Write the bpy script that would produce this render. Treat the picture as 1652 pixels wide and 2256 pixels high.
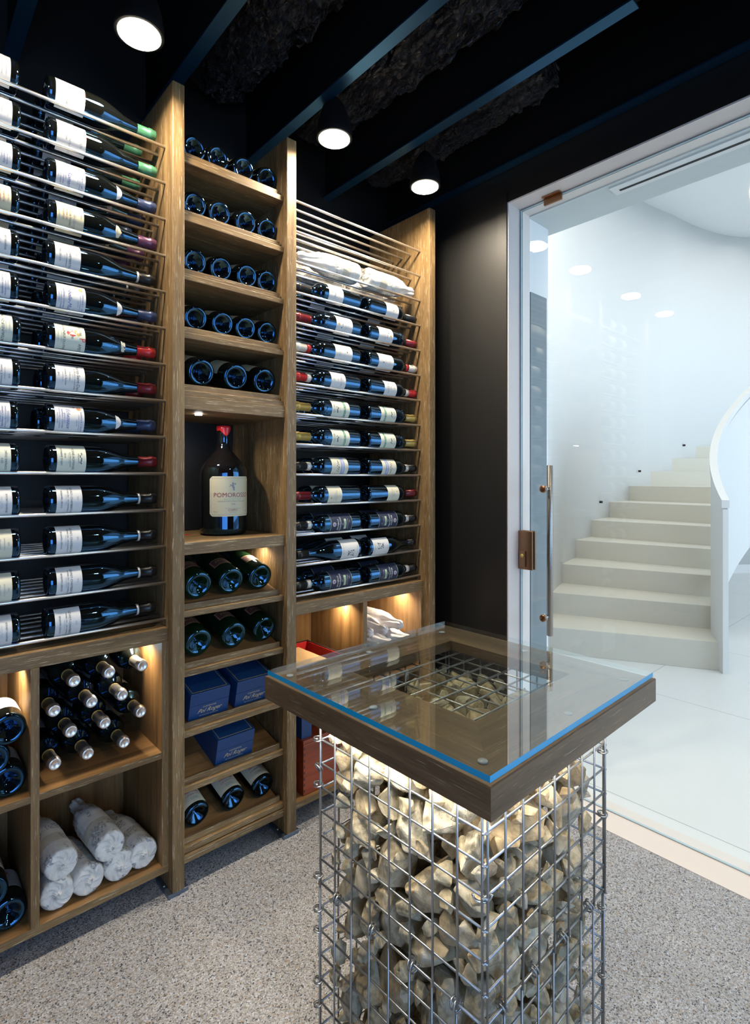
import bpy, bmesh, math, random
from mathutils import Vector, Matrix, noise
S = bpy.context.scene
for o in list(bpy.data.objects): bpy.data.objects.remove(o)
C = S.collection
PI = math.pi
R_ = math.radians
FZ = -1.24                      # floor level; the camera sits at the origin

# ---------------------------------------------------------------- camera
cd = bpy.data.cameras.new('camera'); cam = bpy.data.objects.new('camera', cd); C.objects.link(cam)
cam.location = (0, 0, 0); cam.rotation_euler = (R_(90), 0, R_(47.91 - 90))
cd.sensor_fit = 'VERTICAL'; cd.sensor_height = 36; cd.sensor_width = 36
cd.lens = 36 * 1196.3 / 2256; cd.shift_y = -72.7 / 2256; cd.clip_start = 0.02; cd.clip_end = 60
S.camera = cam
# ---------------------------------------------------------------- world, exposure, large lights
W = bpy.data.worlds.new('world'); S.world = W; W.use_nodes = True
W.node_tree.nodes['Background'].inputs[0].default_value = (0.55, 0.75, 1, 1)
W.node_tree.nodes['Background'].inputs[1].default_value = 0.02
S.view_settings.view_transform = 'Standard'; S.view_settings.look = 'None'
S.view_settings.gamma = 1; S.view_settings.use_curve_mapping = False
S.view_settings.exposure = 0.14

def area(name, loc, rot, sx, sy, power, col, spread=180, parent=None):
    # rooflight, added hall fill, LED spots and strips
    l = bpy.data.lights.new(name, 'AREA'); l.shape = 'RECTANGLE'; l.size = sx; l.size_y = sy
    l.energy = power; l.color = col; l.spread = R_(spread)
    o = bpy.data.objects.new(name, l); o.location = loc; o.rotation_euler = rot; C.objects.link(o)
    if parent: o.parent = parent
    return o
# daylight of the stair hall: rooflight above the stairwell, tall window at the hall's right end
area('rooflight_daylight', (6.6, 0.6, 3.1), (0, 0, 0), 3.4, 3.0, 17, (1.0, 0.94, 0.86))
area('hall_fill_light', (3.5, 0.3, 3.1), (0, 0, 0), 1.6, 2.4, 52, (1.0, 0.92, 0.80))  # fill light without a fitting, added to brighten the stairs
LAMPS = [(-0.06, 1.47), (0.496, 1.47), (1.144, 1.475), (1.601, 1.475)]
LZ = 1.165
LAMP_W = 9.0

# ---------------------------------------------------------------- materials
def newmat(name):
    m = bpy.data.materials.new(name); m.use_nodes = True
    return m, m.node_tree, m.node_tree.nodes['Principled BSDF']
def mat(name, col, rough=0.5, metal=0.0, ior=1.5, tint=None, emit=None, es=0, alpha=1, trans=0, coat=0):
    m, t, b = newmat(name)
    b.inputs['Base Color'].default_value = (*col, 1); b.inputs['Roughness'].default_value = rough
    b.inputs['Metallic'].default_value = metal; b.inputs['IOR'].default_value = ior
    if tint: b.inputs['Specular Tint'].default_value = (*tint, 1)
    if emit: b.inputs['Emission Color'].default_value = (*emit, 1); b.inputs['Emission Strength'].default_value = es
    if trans: b.inputs['Transmission Weight'].default_value = trans
    if coat: b.inputs['Coat Weight'].default_value = coat; b.inputs['Coat Roughness'].default_value = 0.03
    return m
def N(t, kind, **kw):
    n = t.nodes.new(kind)
    for k, v in kw.items():
        if k in n.inputs: n.inputs[k].default_value = v
        else: setattr(n, k, v)
    return n
def ramp(t, pts, src, interp='LINEAR'):
    r = t.nodes.new('ShaderNodeValToRGB'); r.color_ramp.interpolation = interp
    e = r.color_ramp.elements
    while len(e) < len(pts): e.new(0.5)
    for i, (p, c) in enumerate(pts):
        e[i].position = p; e[i].color = (*c, 1) if len(c) == 3 else c
    t.links.new(src, r.inputs[0]); return r
def mixc(t, fac, a, b, mode='MIX'):
    n = t.nodes.new('ShaderNodeMix'); n.data_type = 'RGBA'; n.blend_type = mode
    for s, v in ((n.inputs[0], fac), (n.inputs[6], a), (n.inputs[7], b)):
        if hasattr(v, 'is_output'): t.links.new(v, s)
        elif isinstance(v, tuple): s.default_value = (*v, 1)
        else: s.default_value = v
    return n.outputs[2]
def wood(name, axis, dark, mid, lime, lime_amt=0.62, rough=0.5, scale=1.0):
    m, t, b = newmat(name)
    g = N(t, 'ShaderNodeNewGeometry')
    def mp(sc):
        n = N(t, 'ShaderNodeMapping'); v = [sc[0]] * 3; v[axis] = sc[1]
        n.inputs['Scale'].default_value = [q * scale for q in v]; t.links.new(g.outputs['Position'], n.inputs[0]); return n
    n1 = N(t, 'ShaderNodeTexNoise', Scale=1.0, Detail=5.0, Roughness=0.6, Distortion=0.6); t.links.new(mp((32, 2.2)).outputs[0], n1.inputs[0])
    n2 = N(t, 'ShaderNodeTexNoise', Scale=1.0, Detail=3.0, Roughness=0.6); t.links.new(mp((430, 14)).outputs[0], n2.inputs[0])
    n3 = N(t, 'ShaderNodeTexNoise', Scale=1.0, Detail=2.0); t.links.new(mp((5, 1.2)).outputs[0], n3.inputs[0])
    c1 = ramp(t, [(0.34, dark), (0.66, mid)], n1.outputs[0])
    lm = ramp(t, [(lime_amt - .01, (0, 0, 0)), (lime_amt + 0.05, (1, 1, 1))], n2.outputs[0])
    dk = ramp(t, [(0.33, (1, 1, 1)), (0.42, (0, 0, 0))], n2.outputs[0])
    c2 = mixc(t, lm.outputs[0], c1.outputs[0], lime)
    md = N(t, 'ShaderNodeMath', operation='MULTIPLY'); md.inputs[1].default_value = 0.45
    t.links.new(dk.outputs[0], md.inputs[0])
    c3 = mixc(t, md.outputs[0], c2, tuple(q * 0.45 for q in dark))
    vr = ramp(t, [(0.3, (0.78, 0.78, 0.78)), (0.7, (1.15, 1.15, 1.15))], n3.outputs[0])
    c4 = mixc(t, 1.0, c3, vr.outputs[0], 'MULTIPLY')
    t.links.new(c4, b.inputs['Base Color']); b.inputs['Roughness'].default_value = rough
    bp = N(t, 'ShaderNodeBump', Strength=0.25, Distance=0.001); t.links.new(n2.outputs[0], bp.inputs['Height'])
    t.links.new(bp.outputs[0], b.inputs['Normal'])
    return m
OD, OM, OL = (0.120, 0.070, 0.026), (0.240, 0.150, 0.062), (0.52, 0.42, 0.27)
wood_z = wood('limed_oak_upright', 2, OD, OM, OL)
wood_x = wood('limed_oak_board', 0, OD, OM, OL)
ID, IM, IL = (0.150, 0.078, 0.026), (0.290, 0.160, 0.060), (0.32, 0.20, 0.09)
woodi_z = wood('oak_inner_panel', 2, ID, IM, IL, 0.7)
woodi_x = wood('oak_inner_shelf', 0, ID, IM, IL, 0.7)
woodi_y = wood('oak_inner_depth', 1, ID, IM, IL, 0.7)
tw_x = wood('table_oak_along', 0, (0.090, 0.052, 0.024), (0.170, 0.105, 0.052), (0.30, 0.22, 0.13), 0.64, 0.45)
tw_y = wood('table_oak_across', 1, (0.090, 0.052, 0.024), (0.170, 0.105, 0.052), (0.30, 0.22, 0.13), 0.64, 0.45)
case_wood = wood('wine_case_pine', 1, (0.55, 0.36, 0.17), (0.66, 0.45, 0.24), (0.7, 0.5, 0.28), 0.75, 0.5)
maho = wood('mahogany_case', 0, (0.17, 0.026, 0.008), (0.30, 0.050, 0.014), (0.3, 0.06, 0.02), 0.75, 0.35)
steel = mat('brushed_steel', (0.78, 0.76, 0.73), 0.36, 1.0)
galv = mat('galvanised_wire', (0.36, 0.37, 0.38), 0.42, 1.0)
chrome = mat('polished_chrome', (0.72, 0.72, 0.74), 0.12, 1.0)
bronze = mat('satin_bronze', (0.30, 0.17, 0.10), 0.30, 1.0)
black_paint = mat('black_paint', (0.003, 0.003, 0.0035), 0.7, ior=1.25)
black_wall = mat('black_wall_paint', (0.006, 0.006, 0.006), 0.5)
beam_mat = mat('daylight_tinted_steel', (0.003, 0.014, 0.034), 0.36, 0.0, 2.4, (0.15, 0.55, 1.0))  # black steel; blue base and tint put the daylight sheen into the colour
white_paint = mat('white_wall_paint', (0.80, 0.80, 0.79), 0.7)
frame_white = mat('white_frame_paint', (0.72, 0.66, 0.62), 0.5)
soffit_mat = mat('soffit_paint', (0.62, 0.66, 0.66), 0.6)
dark_slot = mat('slot_black', (0.01, 0.012, 0.015), 0.6)
grey_door = mat('grey_door_panel', (0.20, 0.24, 0.26), 0.35)
parapet_mat = mat('parapet_lacquer', (0.76, 0.76, 0.75), 0.45)
plate_mat = mat('blue_grey_steel', (0.16, 0.20, 0.27), 0.35, 0.8)
glass_b = mat('dark_bottle_glass', (0.0035, 0.004, 0.0035), 0.035, 0.0, 2.2, (0.16, 0.50, 1.0))  # blue specular tint of these three glasses imitates daylight reflections
glass_g = mat('green_bottle_glass', (0.004, 0.014, 0.005), 0.05, 0.0, 2.1, (0.20, 0.52, 1.0))
glass_j = mat('large_bottle_glass', (0.005, 0.004, 0.004), 0.03, 0.0, 2.1, (0.18, 0.5, 1.0))
bulb = mat('lamp_diffuser', (1, 1, 1), 0.5, emit=(1.0, 0.90, 0.72), es=22)
spot_em = mat('spot_diffuser', (1, 1, 1), 0.5, emit=(0.95, 0.97, 1.0), es=40)
sky_em = mat('daylit_opal', (1, 1, 1), 0.5, emit=(0.95, 0.98, 1.0), es=1.1)
blue_em = mat('daylit_window', (1, 1, 1), 0.5, emit=(0.56, 0.77, 1.0), es=3.1)
rear_fill_em = mat('rear_daylight_fill', (1, 1, 1), 0.5, emit=(0.34, 0.58, 1.0), es=4.6)  # glow of the added fill panel behind the camera
CAPC = {}
def capm(name, col, rough=0.32, metal=0.25):
    if name not in CAPC: CAPC[name] = mat('capsule_' + name, col, rough, 0.95 if name == 'silver' else metal)
    return CAPC[name]
CAP = dict(green=(0.05, 0.17, 0.09), blue=(0.03, 0.045, 0.10), purple=(0.09, 0.03, 0.07), black=(0.012, 0.012, 0.012),
           red=(0.42, 0.02, 0.02), dred=(0.15, 0.010, 0.014), gold=(0.42, 0.30, 0.08), white=(0.65, 0.62, 0.55), silver=(0.80, 0.79, 0.80))
INK = {k: mat('ink_' + k, v, 0.6) for k, v in dict(black=(0.04, 0.04, 0.045), grey=(0.25, 0.25, 0.27), blue=(0.06, 0.08, 0.30),
       red=(0.45, 0.03, 0.03), green=(0.02, 0.20, 0.10), gold=(0.45, 0.30, 0.07), white=(0.8, 0.8, 0.76), wine=(0.25, 0.02, 0.05),
       orange=(0.55, 0.20, 0.08), lilac=(0.28, 0.32, 0.50), sage=(0.42, 0.52, 0.34), violet=(0.22, 0.18, 0.45)).items()}
PAPER = {k: mat('paper_' + k, v, 0.62) for k, v in dict(white=(0.60, 0.60, 0.59), cream=(0.56, 0.50, 0.34), pale=(0.56, 0.58, 0.48),
        ivory=(0.58, 0.56, 0.44), navy=(0.012, 0.020, 0.055), plum=(0.10, 0.03, 0.035), jer=(0.58, 0.53, 0.36)).items()}

def pane_mat(name, tint, ior, rough=0.0, gt=(1, 1, 1)):
    m = bpy.data.materials.new(name); m.use_nodes = True; t = m.node_tree; t.nodes.clear()
    out = N(t, 'ShaderNodeOutputMaterial'); mx = N(t, 'ShaderNodeMixShader'); fr = N(t, 'ShaderNodeFresnel', IOR=ior)
    gm = N(t, 'ShaderNodeNewGeometry'); mr = N(t, 'ShaderNodeMapRange'); mr.inputs['To Min'].default_value = ior; mr.inputs['To Max'].default_value = 1 / ior
    t.links.new(gm.outputs['Backfacing'], mr.inputs['Value']); t.links.new(mr.outputs[0], fr.inputs['IOR'])
    tr = N(t, 'ShaderNodeBsdfTransparent', Color=(*tint, 1)); gl = N(t, 'ShaderNodeBsdfGlossy', Roughness=rough, Color=(*gt, 1))
    t.links.new(fr.outputs[0], mx.inputs[0]); t.links.new(tr.outputs[0], mx.inputs[1]); t.links.new(gl.outputs[0], mx.inputs[2])
    t.links.new(mx.outputs[0], out.inputs[0]); return m
door_glass = pane_mat('door_glass', (0.985, 1.0, 0.995), 1.42)
table_glass = pane_mat('table_glass', (0.95, 0.99, 0.985), 2.05)
edge_glass = mat('blue_glass_edge', (0.0, 0.33, 0.62), 0.25, 0.0, 1.6)
edge_glass2 = mat('door_glass_edge', (0.42, 0.55, 0.60), 0.1, 0.0, 1.5)
bump_mat = mat('clear_bumper', (0.35, 0.38, 0.42), 0.2)

def floor_mat():
    m, t, b = newmat('terrazzo_resin'); g = N(t, 'ShaderNodeNewGeometry')
    v = N(t, 'ShaderNodeTexVoronoi', Scale=330.0, Randomness=1.0); t.links.new(g.outputs['Position'], v.inputs['Vector'])
    s = N(t, 'ShaderNodeSeparateColor'); t.links.new(v.outputs['Color'], s.inputs[0])
    r = ramp(t, [(0.0, (0.045, 0.05, 0.06)), (0.07, (0.20, 0.18, 0.15)), (0.22, (0.32, 0.29, 0.25)), (0.45, (0.40, 0.37, 0.32)), (0.64, (0.34, 0.23, 0.13)), (0.67, (0.36, 0.35, 0.34)),
                 (0.82, (0.47, 0.45, 0.41)), (0.95, (0.55, 0.54, 0.52))], s.outputs[0], 'CONSTANT')
    n = N(t, 'ShaderNodeTexNoise', Scale=420.0, Detail=2.0); t.links.new(g.outputs['Position'], n.inputs['Vector'])
    r2 = ramp(t, [(0.35, (0.75, 0.75, 0.75)), (0.65, (1.2, 1.2, 1.2))], n.outputs[0])
    c = mixc(t, 1.0, r.outputs[0], r2.outputs[0], 'MULTIPLY')
    c = mixc(t, 1.0, c, (0.92, 0.99, 1.16), 'MULTIPLY')
    t.links.new(c, b.inputs['Base Color']); b.inputs['Roughness'].default_value = 0.38
    bp = N(t, 'ShaderNodeBump', Strength=0.25, Distance=0.002); t.links.new(v.outputs['Distance'], bp.inputs['Height']); t.links.new(bp.outputs[0], b.inputs['Normal'])
    return m
terrazzo = floor_mat()
def tile_mat():
    m, t, b = newmat('white_stone_tile'); g = N(t, 'ShaderNodeNewGeometry'); sx = N(t, 'ShaderNodeSeparateXYZ'); t.links.new(g.outputs['Position'], sx.inputs[0])
    def line(src, off, pitch):
        a = N(t, 'ShaderNodeMath', operation='ADD'); a.inputs[1].default_value = off; t.links.new(src, a.inputs[0])
        p = N(t, 'ShaderNodeMath', operation='PINGPONG'); p.inputs[1].default_value = pitch / 2; t.links.new(a.outputs[0], p.inputs[0])
        l = N(t, 'ShaderNodeMath', operation='LESS_THAN'); l.inputs[1].default_value = 0.0018; t.links.new(p.outputs[0], l.inputs[0]); return l.outputs[0]
    a = line(sx.outputs[0], -2.132 + 11.75, 1.175); c = line(sx.outputs[1], -1.39 + 11.75, 1.175)
    mx = N(t, 'ShaderNodeMath', operation='MAXIMUM'); t.links.new(a, mx.inputs[0]); t.links.new(c, mx.inputs[1])
    col = mixc(t, mx.outputs[0], (0.70, 0.71, 0.71), (0.30, 0.31, 0.32))
    t.links.new(col, b.inputs['Base Color']); b.inputs['Roughness'].default_value = 0.35; return m
tiles = tile_mat()
def speck(name, c1, c2, sc, rough=0.8, bump=0.3, c3=None):
    m, t, b = newmat(name); g = N(t, 'ShaderNodeNewGeometry')
    n = N(t, 'ShaderNodeTexNoise', Scale=sc, Detail=8.0, Roughness=0.65); t.links.new(g.outputs['Position'], n.inputs['Vector'])
    r = ramp(t, [(0.35, c1), (0.62, c2)], n.outputs[0]); t.links.new(r.outputs[0], b.inputs['Base Color']); b.inputs['Roughness'].default_value = rough
    if c3:
        n2 = N(t, 'ShaderNodeTexNoise', Scale=sc * 0.25, Detail=2.0); t.links.new(g.outputs['Position'], n2.inputs['Vector'])
        q = ramp(t, [(0.52, (0, 0, 0)), (0.64, (1, 1, 1))], n2.outputs[0]); t.links.new(mixc(t, q.outputs[0], r.outputs[0], c3), b.inputs['Base Color'])
    bp = N(t, 'ShaderNodeBump', Strength=bump, Distance=0.004); t.links.new(n.outputs[0], bp.inputs['Height']); t.links.new(bp.outputs[0], b.inputs['Normal'])
    return m
rock_a = speck('pale_limestone', (0.33, 0.26, 0.15), (0.60, 0.51, 0.34), 75, 0.85, 0.9, (0.65, 0.57, 0.41))
rock_b = speck('buff_limestone', (0.28, 0.21, 0.12), (0.50, 0.40, 0.25), 65, 0.85, 0.8, (0.50, 0.39, 0.24))
rock_c = speck('grey_limestone', (0.25, 0.22, 0.15), (0.47, 0.42, 0.31), 80, 0.85, 0.9, (0.57, 0.51, 0.39))
rock_dark = mat('cage_infill_stone', (0.12, 0.10, 0.075), 0.9)
step_mat = speck('beige_stair_stone', (0.66, 0.62, 0.53), (0.71, 0.67, 0.58), 400, 0.6, 0.02)
box_blue = speck('navy_box_board', (0.004, 0.035, 0.125), (0.005, 0.045, 0.155), 500, 0.45, 0.05)
red_lin = mat('red_lining', (0.42, 0.01, 0.01), 0.6)
blackbox = mat('black_box_board', (0.012, 0.010, 0.012), 0.4)
wax = mat('red_wax', (0.50, 0.015, 0.02), 0.25)
foil = mat('black_foil', (0.075, 0.075, 0.08), 0.20, 0.95)
_t = foil.node_tree; _b = _t.nodes['Principled BSDF']; _g = N(_t, 'ShaderNodeNewGeometry'); _m = N(_t, 'ShaderNodeMapping'); _m.inputs['Scale'].default_value = (1, .35, 1)
_t.links.new(_g.outputs['Position'], _m.inputs[0]); _n = N(_t, 'ShaderNodeTexNoise', Scale=38.0, Detail=6.0, Roughness=0.6, Distortion=1.6); _t.links.new(_m.outputs[0], _n.inputs['Vector'])
_p = N(_t, 'ShaderNodeBump', Strength=1.0, Distance=0.05); _t.links.new(_n.outputs[0], _p.inputs['Height']); _t.links.new(_p.outputs[0], _b.inputs['Normal'])
def paper_mat(name, base, marks):
    m, t, b = newmat(name); tc = N(t, 'ShaderNodeTexCoord')
    n = N(t, 'ShaderNodeTexNoise', Scale=30.0, Detail=5.0); t.links.new(tc.outputs['Object'], n.inputs['Vector'])
    c = ramp(t, [(0.35, tuple(q * 0.86 for q in base)), (0.65, base)], n.outputs[0]).outputs[0]
    if marks:
        v = N(t, 'ShaderNodeTexVoronoi', Scale=20.0); v.distance = 'CHEBYCHEV'; t.links.new(tc.outputs['Object'], v.inputs['Vector'])
        k = ramp(t, [(0.30, (1, 1, 1)), (0.34, (0, 0, 0))], v.outputs['Distance'])
        n2 = N(t, 'ShaderNodeTexNoise', Scale=170.0, Detail=1.0); t.links.new(tc.outputs['Object'], n2.inputs['Vector'])
        k2 = ramp(t, [(0.48, (0, 0, 0)), (0.52, (0.8, 0.8, 0.8))], n2.outputs[0])
        f = mixc(t, 1.0, k.outputs[0], k2.outputs[0], 'MULTIPLY'); c = mixc(t, f, c, (0.22, 0.23, 0.26))
    t.links.new(c, b.inputs['Base Color']); b.inputs['Roughness'].default_value = 0.55
    bp = N(t, 'ShaderNodeBump', Strength=0.5, Distance=0.004); t.links.new(n.outputs[0], bp.inputs['Height']); t.links.new(bp.outputs[0], b.inputs['Normal'])
    return m
wrap_mat = paper_mat('printed_tissue', (0.70, 0.68, 0.63), True)
wrap_mat2 = paper_mat('printed_tissue_band', (0.56, 0.51, 0.41), True)
tissue = paper_mat('white_tissue', (0.80, 0.77, 0.78), False)

# ---------------------------------------------------------------- mesh builder
class MB:
    def __init__(s): s.v = []; s.f = []; s.m = []; s.sm = []
    def add(s, vs, fs, mi=0, sm=False):
        b = len(s.v); s.v += [tuple(p) for p in vs]
        for f in fs: s.f.append([i + b for i in f]); s.m.append(mi); s.sm.append(sm)
        return s
    def box(s, x0, x1, y0, y1, z0, z1, mi=0, M=None):
        vs = [Vector((x, y, z)) for z in (z0, z1) for y in (y0, y1) for x in (x0, x1)]
        if M: vs = [M @ p for p in vs]
        return s.add(vs, [(0, 2, 3, 1), (4, 5, 7, 6), (0, 1, 5, 4), (2, 6, 7, 3), (0, 4, 6, 2), (1, 3, 7, 5)], mi)
    def prism(s, poly, z0, z1, mi=0, sm=False):
        n = len(poly); vs = [(x, y, z0) for x, y in poly] + [(x, y, z1) for x, y in poly]
        fs = [list(range(n))[::-1], list(range(n, 2 * n))] + [(i, (i + 1) % n, n + (i + 1) % n, n + i) for i in range(n)]
        return s.add(vs, fs, mi, sm)
    def lathe(s, prof, seg=32, mi=0, M=None, sm=True, fn=None, mfn=None):
        vs = []; fs = []; b0 = len(s.v)
        for k, (r, z) in enumerate(prof):
            for i in range(seg):
                a = 2 * PI * i / seg; rr, zz = (fn(r, z, a, k, i) if fn else (r, z))
                p = Vector((rr * math.cos(a), rr * math.sin(a), zz)); vs.append(M @ p if M else p)
        for k in range(len(prof) - 1):
            for i in range(seg):
                j = (i + 1) % seg; fs.append((k * seg + i, k * seg + j, (k + 1) * seg + j, (k + 1) * seg + i))
        s.add(vs, fs, mi, sm)
        if mfn:
            nf = len(s.f) - len(fs)
            for q in range(len(fs)): s.m[nf + q] = mfn(q // seg)
        for k, rev in ((0, True), (len(prof) - 1, False)):
            if prof[k][0] > 1e-5:
                l = [b0 + k * seg + i for i in range(seg)]; s.f.append(l[::-1] if rev else l); s.m.append(mi if not mfn else mfn(min(k, len(prof) - 2))); s.sm.append(False)
        return s
    def tube(s, pts, r, seg=8, mi=0, closed=False, sm=True):
        pts = [Vector(p) for p in pts]; n = len(pts); vs = []; up = Vector((0, 0, 1)); fr = None
        for i, p in enumerate(pts):
            a = pts[(i - 1) % n] if (i > 0 or closed) else p; c = pts[(i + 1) % n] if (i < n - 1 or closed) else p
            d = (c - a).normalized()
            if fr is None: u = d.cross(up if abs(d.z) < 0.9 else Vector((1, 0, 0))).normalized()
            else: u = (fr - d * fr.dot(d)).normalized()
            fr = u; w = d.cross(u)
            for k in range(seg):
                t = 2 * PI * k / seg; vs.append(p + (u * math.cos(t) + w * math.sin(t)) * r)
        fs = []
        for i in range(n if closed else n - 1):
            j = (i + 1) % n
            for k in range(seg): fs.append((i * seg + k, i * seg + (k + 1) % seg, j * seg + (k + 1) % seg, j * seg + k))
        if not closed: fs += [list(range(seg))[::-1], [(n - 1) * seg + k for k in range(seg)]]
        return s.add(vs, fs, mi, sm)
    def mesh(s, name, mats):
        me = bpy.data.meshes.new(name); me.from_pydata(s.v, [], s.f)
        for m in (mats if isinstance(mats, (list, tuple)) else [mats]): me.materials.append(m)
        me.polygons.foreach_set('material_index', s.m); me.polygons.foreach_set('use_smooth', s.sm)
        bm = bmesh.new(); bm.from_mesh(me); bmesh.ops.recalc_face_normals(bm, faces=bm.faces); bm.to_mesh(me); bm.free()
        return me
    def build(s, name, mats, parent=None, bevel=0):
        o = bpy.data.objects.new(name, s.mesh(name, mats)); C.objects.link(o)
        if parent: o.parent = parent
        if bevel:
            b = o.modifiers.new('bevel', 'BEVEL'); b.width = bevel; b.segments = 2; b.limit_method = 'ANGLE'; b.angle_limit = R_(50)
        return o
def box(name, m, x0, x1, y0, y1, z0, z1, parent=None, bevel=0):
    return MB().box(x0, x1, y0, y1, z0, z1).build(name, m, parent, bevel)
def tag(o, label=None, cat=None, group=None, kind=None):
    if label: o['label'] = label
    if cat: o['category'] = cat
    if group: o['group'] = group
    if kind: o['kind'] = kind
    return o
def empty(name, label, cat, loc=(0, 0, 0), group=None):
    o = bpy.data.objects.new(name, None); C.objects.link(o); o.location = loc; o.empty_display_size = 0.05
    return tag(o, label, cat, group)
def struct(o, label=None):
    o['kind'] = 'structure'
    if label: o['label'] = label
    return o
def dup(root, label=None, group=None):
    r = root.copy(); C.objects.link(r)
    for ch in list(root.children):
        c = ch.copy(); C.objects.link(c); c.parent = r
        for g in list(ch.children):
            d = g.copy(); C.objects.link(d); d.parent = c
    if label: r['label'] = label
    if group: r['group'] = group
    return r
def ORD(n): return ['top', 'second', 'third', 'fourth', 'fifth', 'sixth', 'seventh', 'eighth', 'ninth', 'tenth', 'eleventh', 'twelfth', 'thirteenth', 'bottom'][n]

# ---------------------------------------------------------------- lettering (built-in font turned into flat outlines)
TXT = {}
def text_geo(txt, size, shear=0.0, sx=1.0):
    key = (txt, shear)
    if key not in TXT:
        cu = bpy.data.curves.new('lettering', 'FONT'); cu.body = txt; cu.size = 1.0; cu.shear = shear; cu.align_x = 'CENTER'; cu.align_y = 'CENTER'; cu.resolution_u = 2
        ob = bpy.data.objects.new('lettering', cu); C.objects.link(ob); bpy.context.view_layer.update()
        me = bpy.data.meshes.new_from_object(ob.evaluated_get(bpy.context.evaluated_depsgraph_get()))
        TXT[key] = ([(v.co.x, v.co.y) for v in me.vertices], [list(p.vertices) for p in me.polygons])
        bpy.data.objects.remove(ob); bpy.data.curves.remove(cu); bpy.data.meshes.remove(me)
    v, f = TXT[key]
    return [(x * size * sx, y * size) for x, y in v], f
def wrap_add(mb, R, xy, faces, mi, lift=0.0003, x0=0, y0=0):
    vs = []
    for x, y in xy:
        a = (x + x0) / R; vs.append(((R + lift) * math.sin(a), -(R + lift) * math.cos(a), y + y0))
    mb.add(vs, faces, mi)
def grid_patch(mb, R, xw, z0, z1, mi, lift, nx=20, xc=0, fn=None):
    vs = []
    for j in (0, 1):
        for i in range(nx + 1):
            x = xc - xw / 2 + xw * i / nx; zz = z0 if j == 0 else z1
            if fn: zz = fn((x - xc) / (xw / 2), j)
            a = x / R; vs.append(((R + lift) * math.sin(a), -(R + lift) * math.cos(a), zz))
    fs = [(i, i + 1, nx + 2 + i, nx + 1 + i) for i in range(nx)]
    mb.add(vs, fs, mi, True)
def disc_patch(mb, R, x, z, r, mi, lift=0.0004, n=14, sx=1, sz=1, jag=0):
    pts = []
    for i in range(n):
        a = 2 * PI * i / n; q = r * (1 - jag * (i % 2)); pts.append((q * sx * math.cos(a), q * sz * math.sin(a)))
    wrap_add(mb, R, pts, [list(range(n))], mi, lift, x, z)

def label_mesh(name, R, z0, z1, paper, lines, half=1.25, extra=None, shape=None):
    """lines: (text, z, height, ink, x offset, shear)"""
    mb = MB(); mats = [PAPER[paper]]; idx = {}
    def mi(k):
        if k not in idx: idx[k] = len(mats); mats.append(INK[k] if k in INK else PAPER[k])
        return idx[k]
    grid_patch(mb, R, 2 * half * R, z0, z1, 0, 0.0002, 28, 0, shape)
    for L in lines:
        txt, z, h, ink = L[:4]; x = L[4] if len(L) > 4 else 0; sh = L[5] if len(L) > 5 else 0
        xy, f = text_geo(txt, h, sh); wrap_add(mb, R, xy, f, mi(ink), 0.0005, x, z)
    if extra: extra(mb, R, mi)
    return mb.mesh(name, mats)

# ---------------------------------------------------------------- bottles
def prof_smooth(pts, n=6):
    out = []
    for i in range(len(pts) - 1):
        p0 = pts[max(i - 1, 0)]; p1 = pts[i]; p2 = pts[i + 1]; p3 = pts[min(i + 2, len(pts) - 1)]
        for k in range(n):
            t = k / n
            out.append(tuple(0.5 * ((2 * p1[j]) + (-p0[j] + p2[j]) * t + (2 * p0[j] - 5 * p1[j] + 4 * p2[j] - p3[j]) * t * t + (-p0[j] + 3 * p1[j] - 3 * p2[j] + p3[j]) * t ** 3) for j in (0, 1)))
    out.append(pts[-1]); return out
def body_prof(R, L, kind):
    base = [(0.0, 0.62 * R), (0.10 * R, 0.60 * R), (0.13 * R, 0.48 * R), (0.30 * R, 0.40 * R), (0.52 * R, 0.18 * R), (0.66 * R, 0.03 * R), (0.76 * R, 0.0), (0.86 * R, 0.005 * R), (0.945 * R, 0.06 * R), (0.99 * R, 0.17 * R), (R, 0.30 * R)]
    nr = 0.0145 if R < 0.06 else 0.021
    if kind == 'burgundy': sh = prof_smooth([(R, 0.38 * L), (0.985 * R, 0.45 * L), (0.90 * R, 0.52 * L), (0.70 * R, 0.61 * L), (0.50 * R, 0.69 * L), (nr + 0.0015, 0.77 * L), (nr, 0.81 * L)])
    elif kind == 'bordeaux': sh = prof_smooth([(R, 0.58 * L), (0.985 * R, 0.62 * L), (0.87 * R, 0.665 * L), (0.62 * R, 0.70 * L), (nr + 0.002, 0.735 * L), (nr, 0.77 * L)])
    elif kind == 'jeroboam': sh = prof_smooth([(R, 0.52 * L), (0.985 * R, 0.58 * L), (0.90 * R, 0.635 * L), (0.62 * R, 0.71 * L), (0.36 * R, 0.78 * L), (nr, 0.84 * L)])
    else: sh = prof_smooth([(R, 0.40 * L), (0.99 * R, 0.46 * L), (0.90 * R, 0.54 * L), (0.66 * R, 0.66 * L), (0.45 * R, 0.76 * L), (nr, 0.84 * L)])
    top = [(nr, 0.925 * L), (nr + 0.0016, 0.93 * L), (nr + 0.0016, 0.96 * L), (nr, 0.965 * L), (nr, 0.999 * L), (0.0, L)]
    return base + sh + top, nr
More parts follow.
